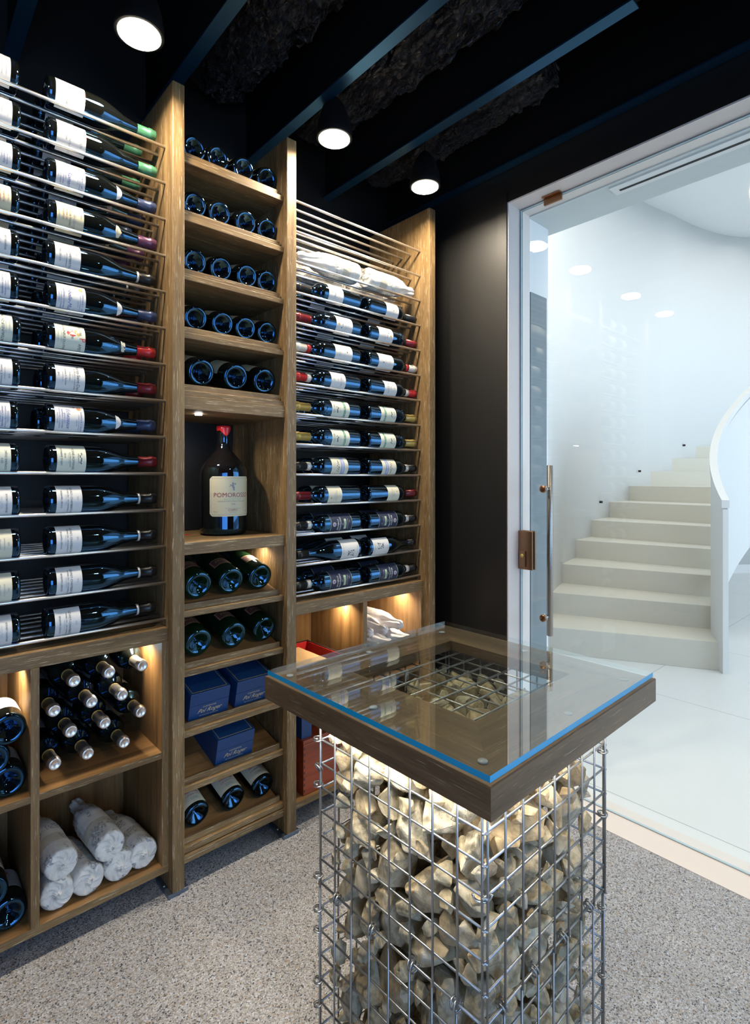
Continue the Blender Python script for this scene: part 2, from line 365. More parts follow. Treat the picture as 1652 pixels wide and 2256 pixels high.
def body_mesh(name, R, L, kind, m, knurl=True, seg=80, relief=None):
    p, nr = body_prof(R, L, kind)
    def fn(r, z, a, k, i):
        if knurl and 5 <= k <= 8: z = z + (0.0011 * R / 0.04 if i % 2 else 0); r = r * (1.0 if i % 2 else 1.012)
        return r, z
    mb = MB().lathe(p, seg, 0, None, True, fn)
    if relief:
        rnd = random.Random(4); z0, z1 = relief
        for _ in range(46):
            z = rnd.uniform(z0, z1) * L; a = rnd.uniform(-0.9, 0.9)
            rr = next((q[0] for q in p[11:] if q[1] >= z), R); s = rnd.uniform(0.0016, 0.0032)
            c = Vector((rr * math.sin(a), -rr * math.cos(a), z))
            mb.lathe([(0, -s * .6), (s * .7, -s * .4), (s, 0), (s * .7, s * .4), (0, s * .6)], 6, 0, Matrix.Translation(c))
    return mb.mesh(name, m), nr
def capsule_mesh(name, L, nr, z0, m, band=None, m2=None):
    R = nr + 0.0008
    p = [(R, z0 * L), (R, 0.925 * L), (R + 0.0018, 0.932 * L), (R + 0.0018, 0.962 * L), (R + 0.0004, 0.97 * L), (R + 0.0002, L - 0.001), (R - 0.0015, L + 0.0006), (R - 0.005, L + 0.0008), (R - 0.0055, L), (0, L)]
    mats = [m]
    mb = MB().lathe(p, 28, 0)
    if band:
        mats.append(m2); b0, b1 = band
        mb.lathe([(R - 0.001, b0 * L), (R + 0.0007, b0 * L), (R + 0.0007, b1 * L), (R - 0.001, b1 * L)], 28, 1)
    return mb.mesh(name, mats)
GEO = {}
def geo(key, f, *a, **k):
    if key not in GEO: GEO[key] = f(*a, **k)
    return GEO[key]
def bottle_proto(name, label, cat, R, L, kind, cap, lab=None, neck=None, m=None, relief=None, capz=0.80, band=None, bandc='white', knurl=True):
    root = empty(name, label, cat)
    bm_, nr = geo((R, L, kind, relief, (m or glass_b).name), body_mesh, 'bottle_glass', R, L, kind, m or glass_b, knurl, 80, relief)
    b = bpy.data.objects.new('glass_body', bm_); C.objects.link(b); b.parent = root
    if cap:
        cm = geo(('cap', L, nr, capz, cap, band, bandc), capsule_mesh, 'capsule', L, nr, capz, capm(cap, CAP[cap]), band, capm(bandc, CAP[bandc]) if band else None)
        c = bpy.data.objects.new('capsule', cm); C.objects.link(c); c.parent = root; c['label'] = cap.replace('dred', 'dark red') + ' capsule'
    if lab:
        l = bpy.data.objects.new('label', lab); C.objects.link(l); l.parent = root
    if neck:
        l = bpy.data.objects.new('neck_label', neck); C.objects.link(l); l.parent = root
    return root
USED = set()
def place(proto, loc, M, label, group=None):
    if proto.name not in USED: USED.add(proto.name); o = proto
    else: o = dup(proto)
    o['label'] = label
    if group: o['group'] = group
    elif 'group' in o: del o['group']
    o.rotation_euler = M.to_euler(); o.location = loc
    return o
def RX(a): return Matrix.Rotation(a, 3, 'X')
def RY(a): return Matrix.Rotation(a, 3, 'Y')
def RZ(a): return Matrix.Rotation(a, 3, 'Z')

# ================================================================= ROOM
X0, X1, Y0, Y1, CZ = -1.5, 1.92, -1.7, 2.0, 1.78
JY, HZ, OY = 1.30, 1.143, -1.25       # jamb, head and far end of the glazed opening
struct(box('floor', terrazzo, X0 - .1, 1.905, Y0 - .1, Y1 + .1, FZ - .1, FZ), 'speckled beige and grey terrazzo floor')
struct(box('ceiling', black_paint, X0 - .1, 2.07, Y0 - .1, Y1 + .1, CZ, CZ + .1), 'black ceiling above the steel beams')
struct(box('wall_back', black_wall, X0 - .1, 2.07, Y1, Y1 + .1, FZ, CZ), 'black wall behind the wine shelves')
struct(box('wall_left', black_wall, X0 - .1, X0, Y0, Y1, FZ, CZ))
struct(box('wall_front', black_wall, X0 - .1, 2.07, Y0 - .1, Y0, FZ, CZ))
struct(box('rear_fill_panel', rear_fill_em, -1.42, 0.35, Y0 + .001, Y0 + .008, -1.1, 0.8), 'added glowing panel for blue daylight behind the camera')  # unseen panel, added to cast cool daylight on floor and labels
w = MB(); w.box(X1, 2.065, JY + .006, Y1, FZ, CZ); w.box(X1, 2.065, Y0, OY, FZ, CZ); w.box(X1, 2.065, OY, JY + .006, HZ + .006, CZ)
w.box(X1 - .006, X1, JY + .006, JY + .05, FZ, HZ + .05)
struct(w.build('wall_right', black_wall), 'black wall around the glazed opening')
# pale frame lining the opening, threshold strip
f = MB()
for (xa, xb, d) in ((X1, 2.0, 0.0), (2.012, 2.067, 0.008)):
    f.box(xa, xb, JY - d, JY + .006, FZ, HZ + .006); f.box(xa, xb, OY - .006, OY + d, FZ, HZ + .006); f.box(xa, xb, OY, JY, HZ - d, HZ + .006)
f.box(2.0, 2.012, JY - .001, JY + .006, FZ, HZ); f.box(2.0, 2.012, OY, JY, HZ - .001, HZ + .006)
struct(f.build('trim_1', frame_white), 'pale frame lining the glazed opening')
struct(box('trim_2', frame_white, 1.89, 2.067, OY, JY, FZ - .02, FZ + .002), 'pale threshold strip under the glass')
# glazed door
d1 = empty('door_1', 'frameless glass door to the stair hall', 'door', (2.006, 0.5, FZ)); del d1['category']; struct(d1)
def loc(o, root): # keep world coordinates while parenting
    o.parent = root; o.matrix_parent_inverse = Matrix.Translation(-root.location); return o
g = MB(); g.box(2.002, 2.012, 0.16, JY - .006, FZ + .006, HZ - .006)
for i in (2, 4): pass
g.m = [1, 1, 1, 1, 0, 0]
loc(g.build('glass_pane', [door_glass, edge_glass2]), d1)
h = MB()
hx, hy = 2.045, 1.184
h.lathe([(0.011, -0.649), (0.0125, -0.6475), (0.0125, 0.0555), (0.011, 0.057)], 24, 0, Matrix.Translation((hx, hy, 0)))
for z in (-0.041, -0.5675):
    h.lathe([(0.008, 0), (0.008, 0.055)], 16, 0, Matrix.Translation((1.99, hy, z)) @ Matrix.Rotation(R_(90), 4, 'Y'))
hd = loc(h.build('door_handle', mat('satin_handle_steel', (0.30, 0.27, 0.25), 0.3, 1.0)), d1); hd['label'] = 'long steel pull bar'
for z in (-0.041, -0.5675):
    k = MB().lathe([(0.0, -0.014), (0.012, -0.014), (0.0145, -0.012), (0.0145, 0.0), (0.0, 0.0)], 24, 0, Matrix.Translation((2.0, hy, z)) @ Matrix.Rotation(R_(90), 4, 'Y')).build('handle_cap', bronze, hd)
    k2 = MB().lathe([(0.0, 0.0), (0.0155, 0.0), (0.0155, 0.004), (0.0, 0.004)], 24, 0, Matrix.Translation((1.997, hy, z)) @ Matrix.Rotation(R_(90), 4, 'Y')).build('handle_ring', chrome, hd)
l = MB().box(1.990, 2.002, 1.233, 1.2995, -0.380, -0.217); l.box(2.012, 2.022, 1.233, 1.2995, -0.380, -0.217)
lk = loc(l.build('door_lock', bronze, None, 0.003), d1)
MB().box(1.984, 1.990, 1.262, 1.292, -0.368, -0.300).build('lock_plate', bronze, lk, 0.002)
MB().lathe([(0, -0.004), (0.008, -0.004), (0.009, 0), (0, 0)], 20, 0, Matrix.Translation((1.985, 1.277, -0.322)) @ Matrix.Rotation(R_(90), 4, 'Y')).build('keyhole', [capm('gold', CAP['gold'])], lk)
l = MB().box(1.975, 1.998, 1.103, 1.181, 1.137, 1.142).box(1.992, 2.002, 1.103, 1.181, 1.112, 1.137)
loc(l.build('glass_clip', bronze, None, 0.0015), d1)
d3 = empty('window_1', 'fixed glass pane beyond the door', 'window', (2.006, -0.5, FZ)); del d3['category']; struct(d3)
g = MB(); g.box(2.002, 2.012, OY + .01, 0.156, FZ + .006, HZ - .006); g.m = [1, 1, 1, 1, 0, 0]
loc(g.build('glass_pane', [door_glass, edge_glass2]), d3)

# ---- stair hall
def cw(r, w_): return (0.742 * r + 0.6703 * w_, -0.6703 * r + 0.742 * w_)
struct(box('floor_hall', tiles, 2.067, 10.2, -4.1, 3.2, FZ - .1, FZ), 'white stone floor of the stair hall')
LF = [3.87, 4.27, 4.66, 5.04, 5.34, 5.72, 6.05, 6.35, 6.57, 6.87]; LU = [1211, 1217, 1239, 1269, 1303, 1342, 1385, 1432, 1480, 1532.7]
RF = [3.51, 3.81, 4.1, 4.38, 4.6, 4.88, 5.3, 6.25, 6.57, 6.87]; RU = [1583.5, 1571, 1567, 1567, 1568, 1569, 1571, 1572, 1572, 1572]
ZT = [-1.055 + 0.163 * k for k in range(10)]
LP = [cw((u - 826) / 1196.3 * w_, w_) for u, w_ in zip(LU, LF)]
RP = [cw((u - 826) / 1196.3 * w_, w_) for u, w_ in zip(RU, RF)]
wp = [(2.215, 1.30), (2.55, 1.52), (3.0, 1.78)] + LP + [(8.3, 2.15), (9.0, 1.55), (9.6, 0.6), (9.9, -0.8), (10.0, -4.0)]
def catmull(pts, n=6):
    out = prof_smooth([tuple(p) for p in pts], n); return out
wl = catmull(wp, 5)
outer = [(x + 0.3 * 0, y + 0.25) for x, y in wl]
v = [(x, y, z) for x, y in wl for z in (FZ, 3.2)]
fs = [(2 * i, 2 * i + 2, 2 * i + 3, 2 * i + 1) for i in range(len(wl) - 1)]
hw = MB().add(v, fs, 0, True)
o = hw.build('wall_hall', white_paint); o['kind'] = 'structure'; o['label'] = 'tall curved white wall of the stairwell'
sm = o.modifiers.new('thickness', 'SOLIDIFY'); sm.thickness = 0.12; sm.offset = 1
struct(box('wall_hall_right', white_paint, 2.067, 10.1, -4.2, -4.1, FZ, 3.2))
struct(box('ceiling_hall', white_paint, 2.0, 10.2, -4.2, 3.2, 3.2, 3.3), 'white ceiling high above the stairs')
s_ = MB().box(2.066, 2.29, -4.1, 1.36, 1.13, 3.2)
struct(s_.build('ceiling_soffit', soffit_mat), 'pale grey soffit over the glazed opening')
struct(box('wall_hall_left', white_paint, 2.066, 2.23, 1.30, 1.42, FZ, 1.13), 'short white return wall beside the glass')
struct(box('door_2', grey_door, 2.075, 2.205, 1.292, 1.302, FZ, 0.81), 'dark grey door panel in the return wall')
bb = MB()
for i in range(len(wl) - 1):
    if wl[i][0] > 7.0:
        (xa, ya), (xb, yb) = wl[i], wl[i + 1]; d = Vector((xb - xa, yb - ya)).normalized(); n_ = Vector((d.y, -d.x)) * 0.02
        bb.prism([(xa, ya), (xb, yb), (xb + n_.x, yb + n_.y), (xa + n_.x, ya + n_.y)], FZ, FZ + 0.11)
struct(bb.build('baseboard_hall', parapet_mat))
o = MB().lathe([(0, 0), (1.28, 0), (1.28, 0.01), (0, 0.01)], 48, 0, Matrix.Translation((7.45, 0.45, 3.185))).build('window_3', sky_em); struct(o, 'round bright rooflight over the stairs')
struct(box('window_2', blue_em, 2.5, 8.5, -4.099, -4.09, -1.0, 2.0), 'tall daylight window at the right end of the hall')
# slot diffuser in the soffit
sd = empty('slot_diffuser', 'long white slot air diffuser with a dark slit in the grey soffit', 'air vent', (2.12, 0.3, 1.13))
loc(MB().box(2.085, 2.155, -1.0, 0.955, 1.124, 1.1305).build('frame', white_paint), sd)
loc(MB().box(2.118, 2.130, -0.98, 0.93, 1.1225, 1.1245).build('slot', dark_slot), sd)
# staircase
st = empty('staircase', 'beige stone staircase curving up behind the white parapet', 'staircase', (*LP[0], FZ))
for k in range(10):
    a, b = Vector(LP[k]), Vector(RP[k]); d = (b - a).normalized()
    b = b + d * (0.05 if k < 7 else 0.15); a = a - d * 0.03
    if k < 9:
        a2, b2 = Vector(LP[k + 1]), Vector(RP[k + 1]); d2 = (b2 - a2).normalized(); b2 = b2 + d2 * (0.05 if k < 6 else 0.15); a2 = a2 - d2 * 0.03
    else: a2, b2 = a + Vector((0.6, 0.2)), b + Vector((0.9, 0.0))
    z1 = ZT[k]; z0 = FZ if k == 0 else ZT[k - 1] - 0.02
    zb = FZ if k < 3 else z0 - 0.12
    mb = MB().prism([(a.x, a.y), (b.x, b.y), (b2.x, b2.y), (a2.x, a2.y)], zb, z1)
    loc(mb.build('step', step_mat, None, 0.002), st)
cc = Vector((3.10217, 3.29885)); ao = R_(170.331)
def para(name, ra, rb, zt, zb, k0, k1, m, dz=0):
    vs = []; fs = []; K = list(range(k0, k1 + 1, 3))
    for k in K:
        an = ao - R_(k)
        for rr in (ra, rb):
            x, y = cw(cc.x + rr * math.cos(an), cc.y + rr * math.sin(an)); vs += [(x, y, zb(k)), (x, y, zt(k))]
    n = len(K)
    for i in range(n - 1):
        b = 4 * i; c = b + 4; fs += [(b, c, c + 1, b + 1), (b + 2, b + 3, c + 3, c + 2), (b + 1, c + 1, c + 3, b + 3), (b, b + 2, c + 2, c)]
    fs += [(0, 1, 3, 2), (4 * n - 4, 4 * n - 2, 4 * n - 1, 4 * n - 3)]
    return loc(MB().add(vs, fs).build(name, m), st)
zt_ = lambda k: -0.135 + 0.01275 * k
p_ = para('parapet', 0.872, 0.905, lambda k: zt_(k) - 0.062, lambda k: max(FZ, -0.69 + 0.0145 * (k - 52)), 0, 150, parapet_mat)
p_ = para('handrail', 0.866, 0.912, lambda k: zt_(k), lambda k: zt_(k) - 0.05, 0, 150, parapet_mat)
ex = [(1507, 981), (1409, 1038), (1324, 1106), (1254, 1193)]
for i, (u, v_) in enumerate(ex):
    w_ = [6.7, 6.15, 5.5, 4.95][i]; x, y = cw((u - 826) / 1196.3 * w_, w_); z = (1055.3 - v_) / 1196.3 * w_
    o = MB().lathe([(0, -.012), (.012, -.012), (.012, .012), (0, .012)], 16, 0, Matrix.Translation((x, y, z)) @ Matrix.Rotation(R_(90), 4, 'X')).build('wall_fixing', dark_slot)
    tag(o, ['highest', 'second highest', 'third highest', 'lowest'][i] + ' tiny dark fixing dot on the white wall above the stairs', 'fixing', 'fixings in the stair wall')

# ---- ceiling beams, ducts, lamps
for i, x in enumerate((0.285, 0.70, 1.10, 1.502, 1.895)):
    fl = ((Y0, 0.575), (0.615, 1.999)) if i == 3 else ((Y0, 1.999),)
    mb = MB()
    for (ya, yb) in fl: mb.box(x - .020, x + .020, ya, yb, 1.28, 1.286)
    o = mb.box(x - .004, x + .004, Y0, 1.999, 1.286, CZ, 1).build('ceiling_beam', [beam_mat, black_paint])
    tag(o, 'dark steel ceiling beam with painted blue daylight, ' + ['far left one above the left wine rack', 'second from the left beside the first lamp', 'middle one beside the second lamp', 'second from the glass door', 'nearest the glass door'][i], 'beam', 'ceiling beams')
def duct(name, x, y0, y1, z, r, seed, label):
    mb = MB(); n = 120; seg = 64; vs = []; fs = []
    for i in range(n + 1):
        y = y0 + (y1 - y0) * i / n
        for k in range(seg):
            a = 2 * PI * k / seg; p = Vector((math.cos(a) * 3.0, y * 14, math.sin(a) * 3.0 + seed))
            q = r * (1 + 0.22 * noise.noise(p) + 0.13 * noise.noise(p * 2.7) + 0.08 * noise.noise(p * 7)); q *= 0.8 + 0.2 * math.sin(PI * i / n) ** 0.3
            vs.append((x + q * math.cos(a), y + 0.008 * noise.noise(p * 3), z + q * math.sin(a)))
    for i in range(n):
        for k in range(seg): fs.append((i * seg + k, i * seg + (k + 1) % seg, (i + 1) * seg + (k + 1) % seg, (i + 1) * seg + k))
    fs += [list(range(seg)), [n * seg + k for k in range(seg)][::-1]]
    o = MB().add(vs, fs, 0, True).build(name, foil); tag(o, label, 'air duct', 'foil wrapped ducts'); return o
duct('foil_duct', 1.345, 0.2, 1.90, 1.53, 0.125, 1.0, 'long crinkled black foil duct between the middle ceiling beams')
duct('foil_duct', 0.925, 0.85, 1.92, 1.52, 0.12, 7.0, 'crinkled black foil duct left of the middle ceiling beam')
duct('foil_duct', 1.71, 1.0, 1.9, 1.46, 0.10, 13.0, 'crinkled black foil duct between the two beams nearest the glass door')
def lamp(i):
    x, y = LAMPS[i]
    r = empty('pendant_lamp', ['black bell pendant lamp off the left edge of the photo, above left rack', 'largest glowing pendant lamp, above the left wine rack', 'glowing pendant lamp with visible black bell, above the middle shelves', 'glowing pendant lamp nearest the glass door'][i], 'lamp', (x, y, LZ), 'pendant lamps')
    MB().lathe([(0.060, 0.0), (0.062, 0.002), (0.061, 0.02), (0.055, 0.06), (0.042, 0.10), (0.022, 0.13), (0.012, 0.14), (0.0, 0.141)], 40, 0).build('lamp_shade', black_paint, r)
    MB().lathe([(0.0, 0.002), (0.053, 0.002), (0.053, -0.002), (0.0, -0.004)], 40, 0).build('diffuser', bulb, r)
    MB().tube([(0, 0, 0.14), (0, 0, CZ - LZ)], 0.003, 8).build('cord', black_paint, r)
    L = bpy.data.lights.new('lamp_light', 'AREA'); L.shape = 'DISK'; L.size = 0.10; L.energy = LAMP_W; L.color = (1.0, 0.86, 0.66); L.spread = R_(165)
    o = bpy.data.objects.new('lamp_light', L); C.objects.link(o); o.parent = r; o.location = (0, 0, -0.008)
for i in range(4): lamp(i)
for (x, y, nm) in ((1.15, -0.3, 'rear right'),):
    r = empty('pendant_lamp', 'black bell pendant lamp behind the camera, ' + nm, 'lamp', (x, y, LZ), 'pendant lamps')
    MB().lathe([(0.060, 0.0), (0.062, 0.002), (0.061, 0.02), (0.055, 0.06), (0.042, 0.10), (0.022, 0.13), (0.0, 0.141)], 32, 0).build('lamp_shade', black_paint, r)
    MB().lathe([(0.0, 0.002), (0.053, 0.002), (0.053, -0.002), (0.0, -0.004)], 32, 0).build('diffuser', bulb, r)
    L = bpy.data.lights.new('lamp_light', 'AREA'); L.shape = 'DISK'; L.size = 0.10; L.energy = LAMP_W; L.color = (1.0, 0.86, 0.66); L.spread = R_(165)
    o = bpy.data.objects.new('lamp_light', L); C.objects.link(o); o.parent = r; o.location = (0, 0, -0.008)

# ================================================================= SHELVING
UF = 1.591; UB = 1.985; UT = 1.18
UPR = [(-0.095, -0.056), (0.6314, 0.6685), (1.0286, 1.0677), (1.756, 1.7943)]
UL = ['left of the left wine rack, outside the picture', 'tall limed oak upright between the left wine rack and the middle shelves', 'tall limed oak upright between the middle shelves and the right wine rack', 'tall limed oak upright at the right end, beside the black wall']
for i, (a, b) in enumerate(UPR):
    r = empty('shelf_upright', UL[i] if i else 'tall limed oak upright ' + UL[0], 'upright', (a, UF, FZ), 'shelf uprights')
    loc(MB().box(a, b, UF, UB, FZ + 0.012, UT).build('board', wood_z, None, 0.0025), r)
    p = loc(MB().box(a - 0.012, b + 0.012, UF + 0.002, UF + 0.10, FZ, FZ + 0.012).build('foot_plate', plate_mat, None, 0.001), r)
    MB().lathe([(0, 0), (0.005, 0), (0.004, 0.003), (0, 0.003)], 12, 0, Matrix.Translation((a - 0.006, UF + 0.05, FZ + 0.012))).build('screw', steel, p)
RF_, ZR = 1.648, 1.0056
def rack(name, xa, xb, label):
    r = empty(name, label, 'wine rack', (xa, RF_, FZ))
    me = None
    for i in range(14):
        for k in range(7):
            if me is None:
                o = MB().tube([(xa, 0, 0), (xb, 0, 0)], 0.0047, 12).build('rod', steel); me = o.data
            else: o = bpy.data.objects.new('rod', me); C.objects.link(o)
            o.parent = r; o.location = (-xa, 0.055 * k, ZR - 0.11 * i - FZ)
    return r
rack('rod_rack', -0.056, 0.6314, 'left wine rack of fourteen levels of horizontal steel rods')
rack('rod_rack', 1.0677, 1.756, 'right wine rack of fourteen levels of horizontal steel rods')
def cabinet(xa, xb, xd, label, lights):
    r = empty('oak_cabinet', label, 'cabinet', (xa, 1.625, FZ)); yf, yb = 1.625, 1.978
    L = lambda o: loc(o, r)
    L(box('top_board', wood_x, xa, xb, yf, yb, -0.488, -0.4455, None, 0.0015))
    L(box('side_panel', woodi_z, xa, xa + .019, yf, yb, -1.155, -0.488)); L(box('side_panel', woodi_z, xb - .019, xb, yf, yb, -1.155, -0.488))
    L(box('face_stile', wood_z, xb - .019, xb, yf - .002, yf, -1.155, -0.488)); L(box('face_stile', wood_z, xa, xa + .019, yf - .002, yf, -1.155, -0.488))
    L(box('divider', woodi_z, xd, xd + .0195, yf + .001, yb, -1.155, -0.488)); L(box('divider_edge', wood_z, xd, xd + .0195, yf - .002, yf + .001, -1.155, -0.488))
    L(box('back_panel', woodi_z, xa, xb, yb, yb + .012, -1.175, -0.45))
    for (a, b) in ((xa + .019, xd), (xd + .0195, xb - .019)): L(box('shelf', woodi_x, a, b, yf + .001, yb, -0.832, -0.814)); L(box('shelf_edge', wood_x, a, b, yf - .001, yf + .001, -0.832, -0.814))
    L(box('bottom_board', woodi_x, xa, xb, yf + .001, yb + .012, -1.176, -1.155)); L(box('bottom_edge', wood_x, xa, xb, yf - .002, yf + .001, -1.176, -1.155))
    for (x, y) in lights:
        s = L(MB().lathe([(0, 0), (0.012, 0), (0.012, -0.004), (0, -0.004)], 20, 0, Matrix.Translation((x, y, -0.488))).build('spot_light', spot_em))
        a = area('cabinet_light', (x, y, -0.494), (0, 0, 0), 0.02, 0.02, 0.9, (1.0, 0.82, 0.56), 150); loc(a, r)
    return r
cabinet(-0.056, 0.6314, 0.2780, 'low oak cabinet with four compartments under the left wine rack', [(0.58, 1.74), (0.245, 1.74)])
cabinet(1.0677, 1.756, 1.4040, 'low oak cabinet with four compartments under the right wine rack', [(1.705, 1.74), (1.375, 1.74)])

# middle display shelves
mx0, mx1 = 0.6685, 1.0286
ms = empty('display_shelves', 'middle oak shelving with slanted trays between the two wine racks', 'shelving', (mx0, 1.61, FZ))
L = lambda o: loc(o, ms)
L(box('back_panel', black_wall, mx0, mx1, 1.984, 1.992, -1.2, UT)); 
TH = R_(14)
BZ = [0.964, 0.787, 0.607, 0.429, 0.2525, -0.4217, -0.6037, -0.7887, -0.957, -1.14]
for i, z in enumerate(BZ):
    L(box('shelf_board', wood_x, mx0, mx1 - 0.001, 1.612, 1.98, z, z + 0.0185, None, 0.0015))
    if i >= 5 or True:
        y0, y1 = 1.628, 1.975; a, b = mx0 + .001, mx1 - 0.008
        zt0 = z + (0.034 if i < 5 else 0.0195 if i == 9 else 0.028); dz = math.tan(TH) * (y1 - y0)
        mb = MB().add([(a, y0, z + .0188), (b, y0, z + .0188), (b, y1, z + .0188), (a, y1, z + .0188), (a, y0, zt0), (b, y0, zt0), (b, y1, zt0 + dz), (a, y1, zt0 + dz)],
                      [(0, 3, 2, 1), (4, 5, 6, 7), (0, 1, 5, 4), (2, 3, 7, 6), (0, 4, 7, 3), (1, 2, 6, 5)])
        t_ = L(mb.build('slanted_tray', woodi_x))
        MB().box(a, b, y0 - .004, y0 + .005, z + .0188, z + .0385).build('lip', wood_x, t_, 0.001)
L(box('frame_rail', wood_x, mx0, mx1, 1.604, 1.98, 0.2125, 0.2523, None, 0.001))
L(box('niche_board', wood_x, mx0, mx1, 1.604, 1.98, -0.2311, -0.1933, None, 0.0015))
L(box('bottom_rail', wood_x, mx0, mx1, 1.606, 1.66, -1.166, -1.143, None, 0.001))
L(MB().lathe([(0, 0), (0.011, 0), (0.011, -0.004), (0, -0.004)], 24, 0, Matrix.Translation((0.760, 1.70, 0.2124))).build('spot_light', spot_em))
L(area('niche_light', (0.760, 1.70, 0.205), (0, 0, 0), 0.02, 0.02, 0.9, (1.0, 0.90, 0.72), 160))
L(MB().lathe([(0, 0), (0.010, 0), (0.010, -0.003), (0, -0.003)], 24, 0, Matrix.Translation((0.99, 1.74, -0.2312))).build('spot_light', spot_em))
L(area('krug_light', (0.99, 1.74, -0.236), (0, 0, 0), 0.02, 0.02, 0.38, (1.0, 0.82, 0.58), 150))

# ================================================================= BOTTLE KINDS
BR, BL = 0.0405, 0.2915
def crest(x, z, s):
    def f(mb, R, mi):
        disc_patch(mb, R, x - s * .5, z + s * .3, s * .55, mi('green'), jag=.4); disc_patch(mb, R, x + s * .2, z + s * .3, s * .45, mi('green'), jag=.4); disc_patch(mb, R, x - s * .1, z + s * .9, s * .35, mi('gold'))
        grid_patch(mb, R, s * 2.0, z + s * 1.15 + .004, z + s * 1.15 + .0065, mi('red'), 0.0005, 6, x)
    return f
def sun(mb, R, mi):
    disc_patch(mb, R, -0.030, 0.078, 0.009, mi('orange'), n=20, sz=.8, jag=.35); disc_patch(mb, R, -0.036, 0.066, 0.004, mi('orange'), n=12, jag=.3)
def papes(mb, R, mi):
    disc_patch(mb, R, -0.008, 0.061, 0.008, mi('red'), n=6, sz=1.1); disc_patch(mb, R, -0.008, 0.075, 0.006, mi('gold'), n=10, jag=.4); disc_patch(mb, R, -0.018, 0.069, 0.005, mi('gold'), n=8, jag=.4)
    disc_patch(mb, R, -0.010, 0.050, 0.0045, mi('red'), n=10, sx=1.8, jag=.5); disc_patch(mb, R, -0.019, 0.060, 0.004, mi('grey'), n=10, jag=.5); disc_patch(mb, R, 0.003, 0.060, 0.004, mi('grey'), n=10, jag=.5)
    xy, fa = text_geo('P', 0.022); wrap_add(mb, R, xy, fa, mi('red'), 0.0005, 0.006, 0.084)
def horses(mb, R, mi):
    rn = random.Random(2)
    for i in range(9): disc_patch(mb, R, -0.014 + i * 0.0035, 0.077 + rn.uniform(-.002, .002), 0.0022, mi('black'), n=8, jag=.4)
    for i in range(7): disc_patch(mb, R, -0.012 + i * 0.004, 0.071 + rn.uniform(-.001, .001), 0.0018, mi('black'), n=8, jag=.5)
LZ0, LZ1 = 0.0195, 0.090
LB = {}
LB['mont'] = label_mesh('label', BR, LZ0, LZ1, 'white', [('CHASSAGNE-MONTRACHET', .047, .0078, 'grey'), ('PREMIER CRU', .058, .0042, 'grey'), ('APPELLATION CONTROLEE', .038, .0036, 'grey'), ('MISE EN BOUTEILLE', .029, .0034, 'grey', -.004), ('COLIN', .078, .0085, 'grey', .012), ('2013', .068, .004, 'grey')], 1.30, crest(-.008, .079, .0042))
LB['mont2'] = label_mesh('label', BR, LZ0, LZ1, 'white', [('CHASSAGNE-MONTRACHET', .050, .0078, 'grey'), ('LA MALTROIE', .042, .0046, 'black'), ('PREMIER CRU', .059, .0042, 'grey'), ('MISE EN BOUTEILLE', .029, .0034, 'grey', -.004), ('COLIN', .078, .0085, 'grey', .012), ('2014', .068, .004, 'grey')], 1.30, crest(-.008, .079, .0042))
def gros(t1, t2):
    return label_mesh('label', BR, LZ0, LZ1, 'white', [(t1, .051, .0135, 'blue', 0, .45), (t2, .042, .0052, 'blue'), ('Appellation Controlee', .037, .0062, 'blue', 0, .4), ('MIS EN BOUTEILLE AU DOMAINE', .030, .0040, 'blue'), ('PRODUIT DE FRANCE', .025, .0030, 'blue'), ('DOMAINE A.-F. GROS', .082, .0058, 'blue', .008), ('POMMARD COTE-D\'OR FRANCE', .076, .0032, 'blue', .012), ('PROPRIETAIRE', .071, .0026, 'blue', .012)], 1.32, sun)
LB['vosne'] = gros('Vosne-Romanee', 'LA FONTAINE'); LB['chamb'] = gros('Chambolle-Musigny', ''); LB['echez'] = gros('Echezeaux', 'GRAND CRU')
LB['thorey'] = label_mesh('label', BR, LZ0, .085, 'cream', [('Nuits-St-Georges', .062, .0105, 'grey', 0, .5), ('CLOS DE THOREY', .051, .0066, 'black'), ('PREMIER CRU', .043, .0052, 'wine', -.004), ('MONOPOLE', .035, .0054, 'wine', -.004), ('Proprietaire', .026, .0050, 'grey', -.004, .4), ('2012', .078, .0056, 'wine', -.006)], 1.28)
GV = [('GEVREY-CHAMBERTIN', .0545, .0078, 'black'), ('PREMIER CRU - LES CHAMPEAUX', .0465, .0048, 'black'), ('APPELLATION CONTROLEE', .0415, .0024, 'grey'), ('BENJAMIN LEROUX', .031, .0058, 'black', -.002), ('2010', .070, .0052, 'grey', -.004)]
LB['gevrey'] = label_mesh('label', BR, LZ0, .081, 'white', GV, 1.28)
LB['papes'] = label_mesh('label', BR, LZ0, .092, 'pale', [('CHATEAUNEUF-DU-PAPE', .040, .0085, 'black', -.004), ('APPELLATION CONTROLEE', .034, .0028, 'grey'), ('MIS EN BOUTEILLE', .026, .0034, 'grey', .003), ('CLOS DES', .080, .0072, 'black', -.022), ('APES', .078, .0105, 'black', .028)], 1.30, papes)
LB['morey'] = label_mesh('label', BR, LZ0, LZ1, 'white', [('Morey-Saint-Denis', .073, .0115, 'black'), ('1ER CRU CLOS DE LA BUSSIERE', .0645, .0046, 'black', .001), ('Appellation Controlee', .060, .0026, 'grey'), ('Vin Bourgogne', .053, .0042, 'black', -.004), ('Domaine G. Roumier', .043, .0058, 'black', -.004), ('Chambolle-Musigny, France', .036, .0028, 'black', -.002), ('2013', .026, .0056, 'black', -.008)], 1.30)
LB['dujac'] = label_mesh('label', BR, LZ0, LZ1, 'pale', [('VOSNE-ROMANEE', .058, .0080, 'black'), ('AUX MALCONSORTS', .0505, .0044, 'black', .004), ('APPELLATION CONTROLEE', .047, .0024, 'grey'), ('2014', .0385, .0066, 'black', -.008), ('DOMAINE DUJAC', .030, .0068, 'black', -.006)], 1.30, horses)
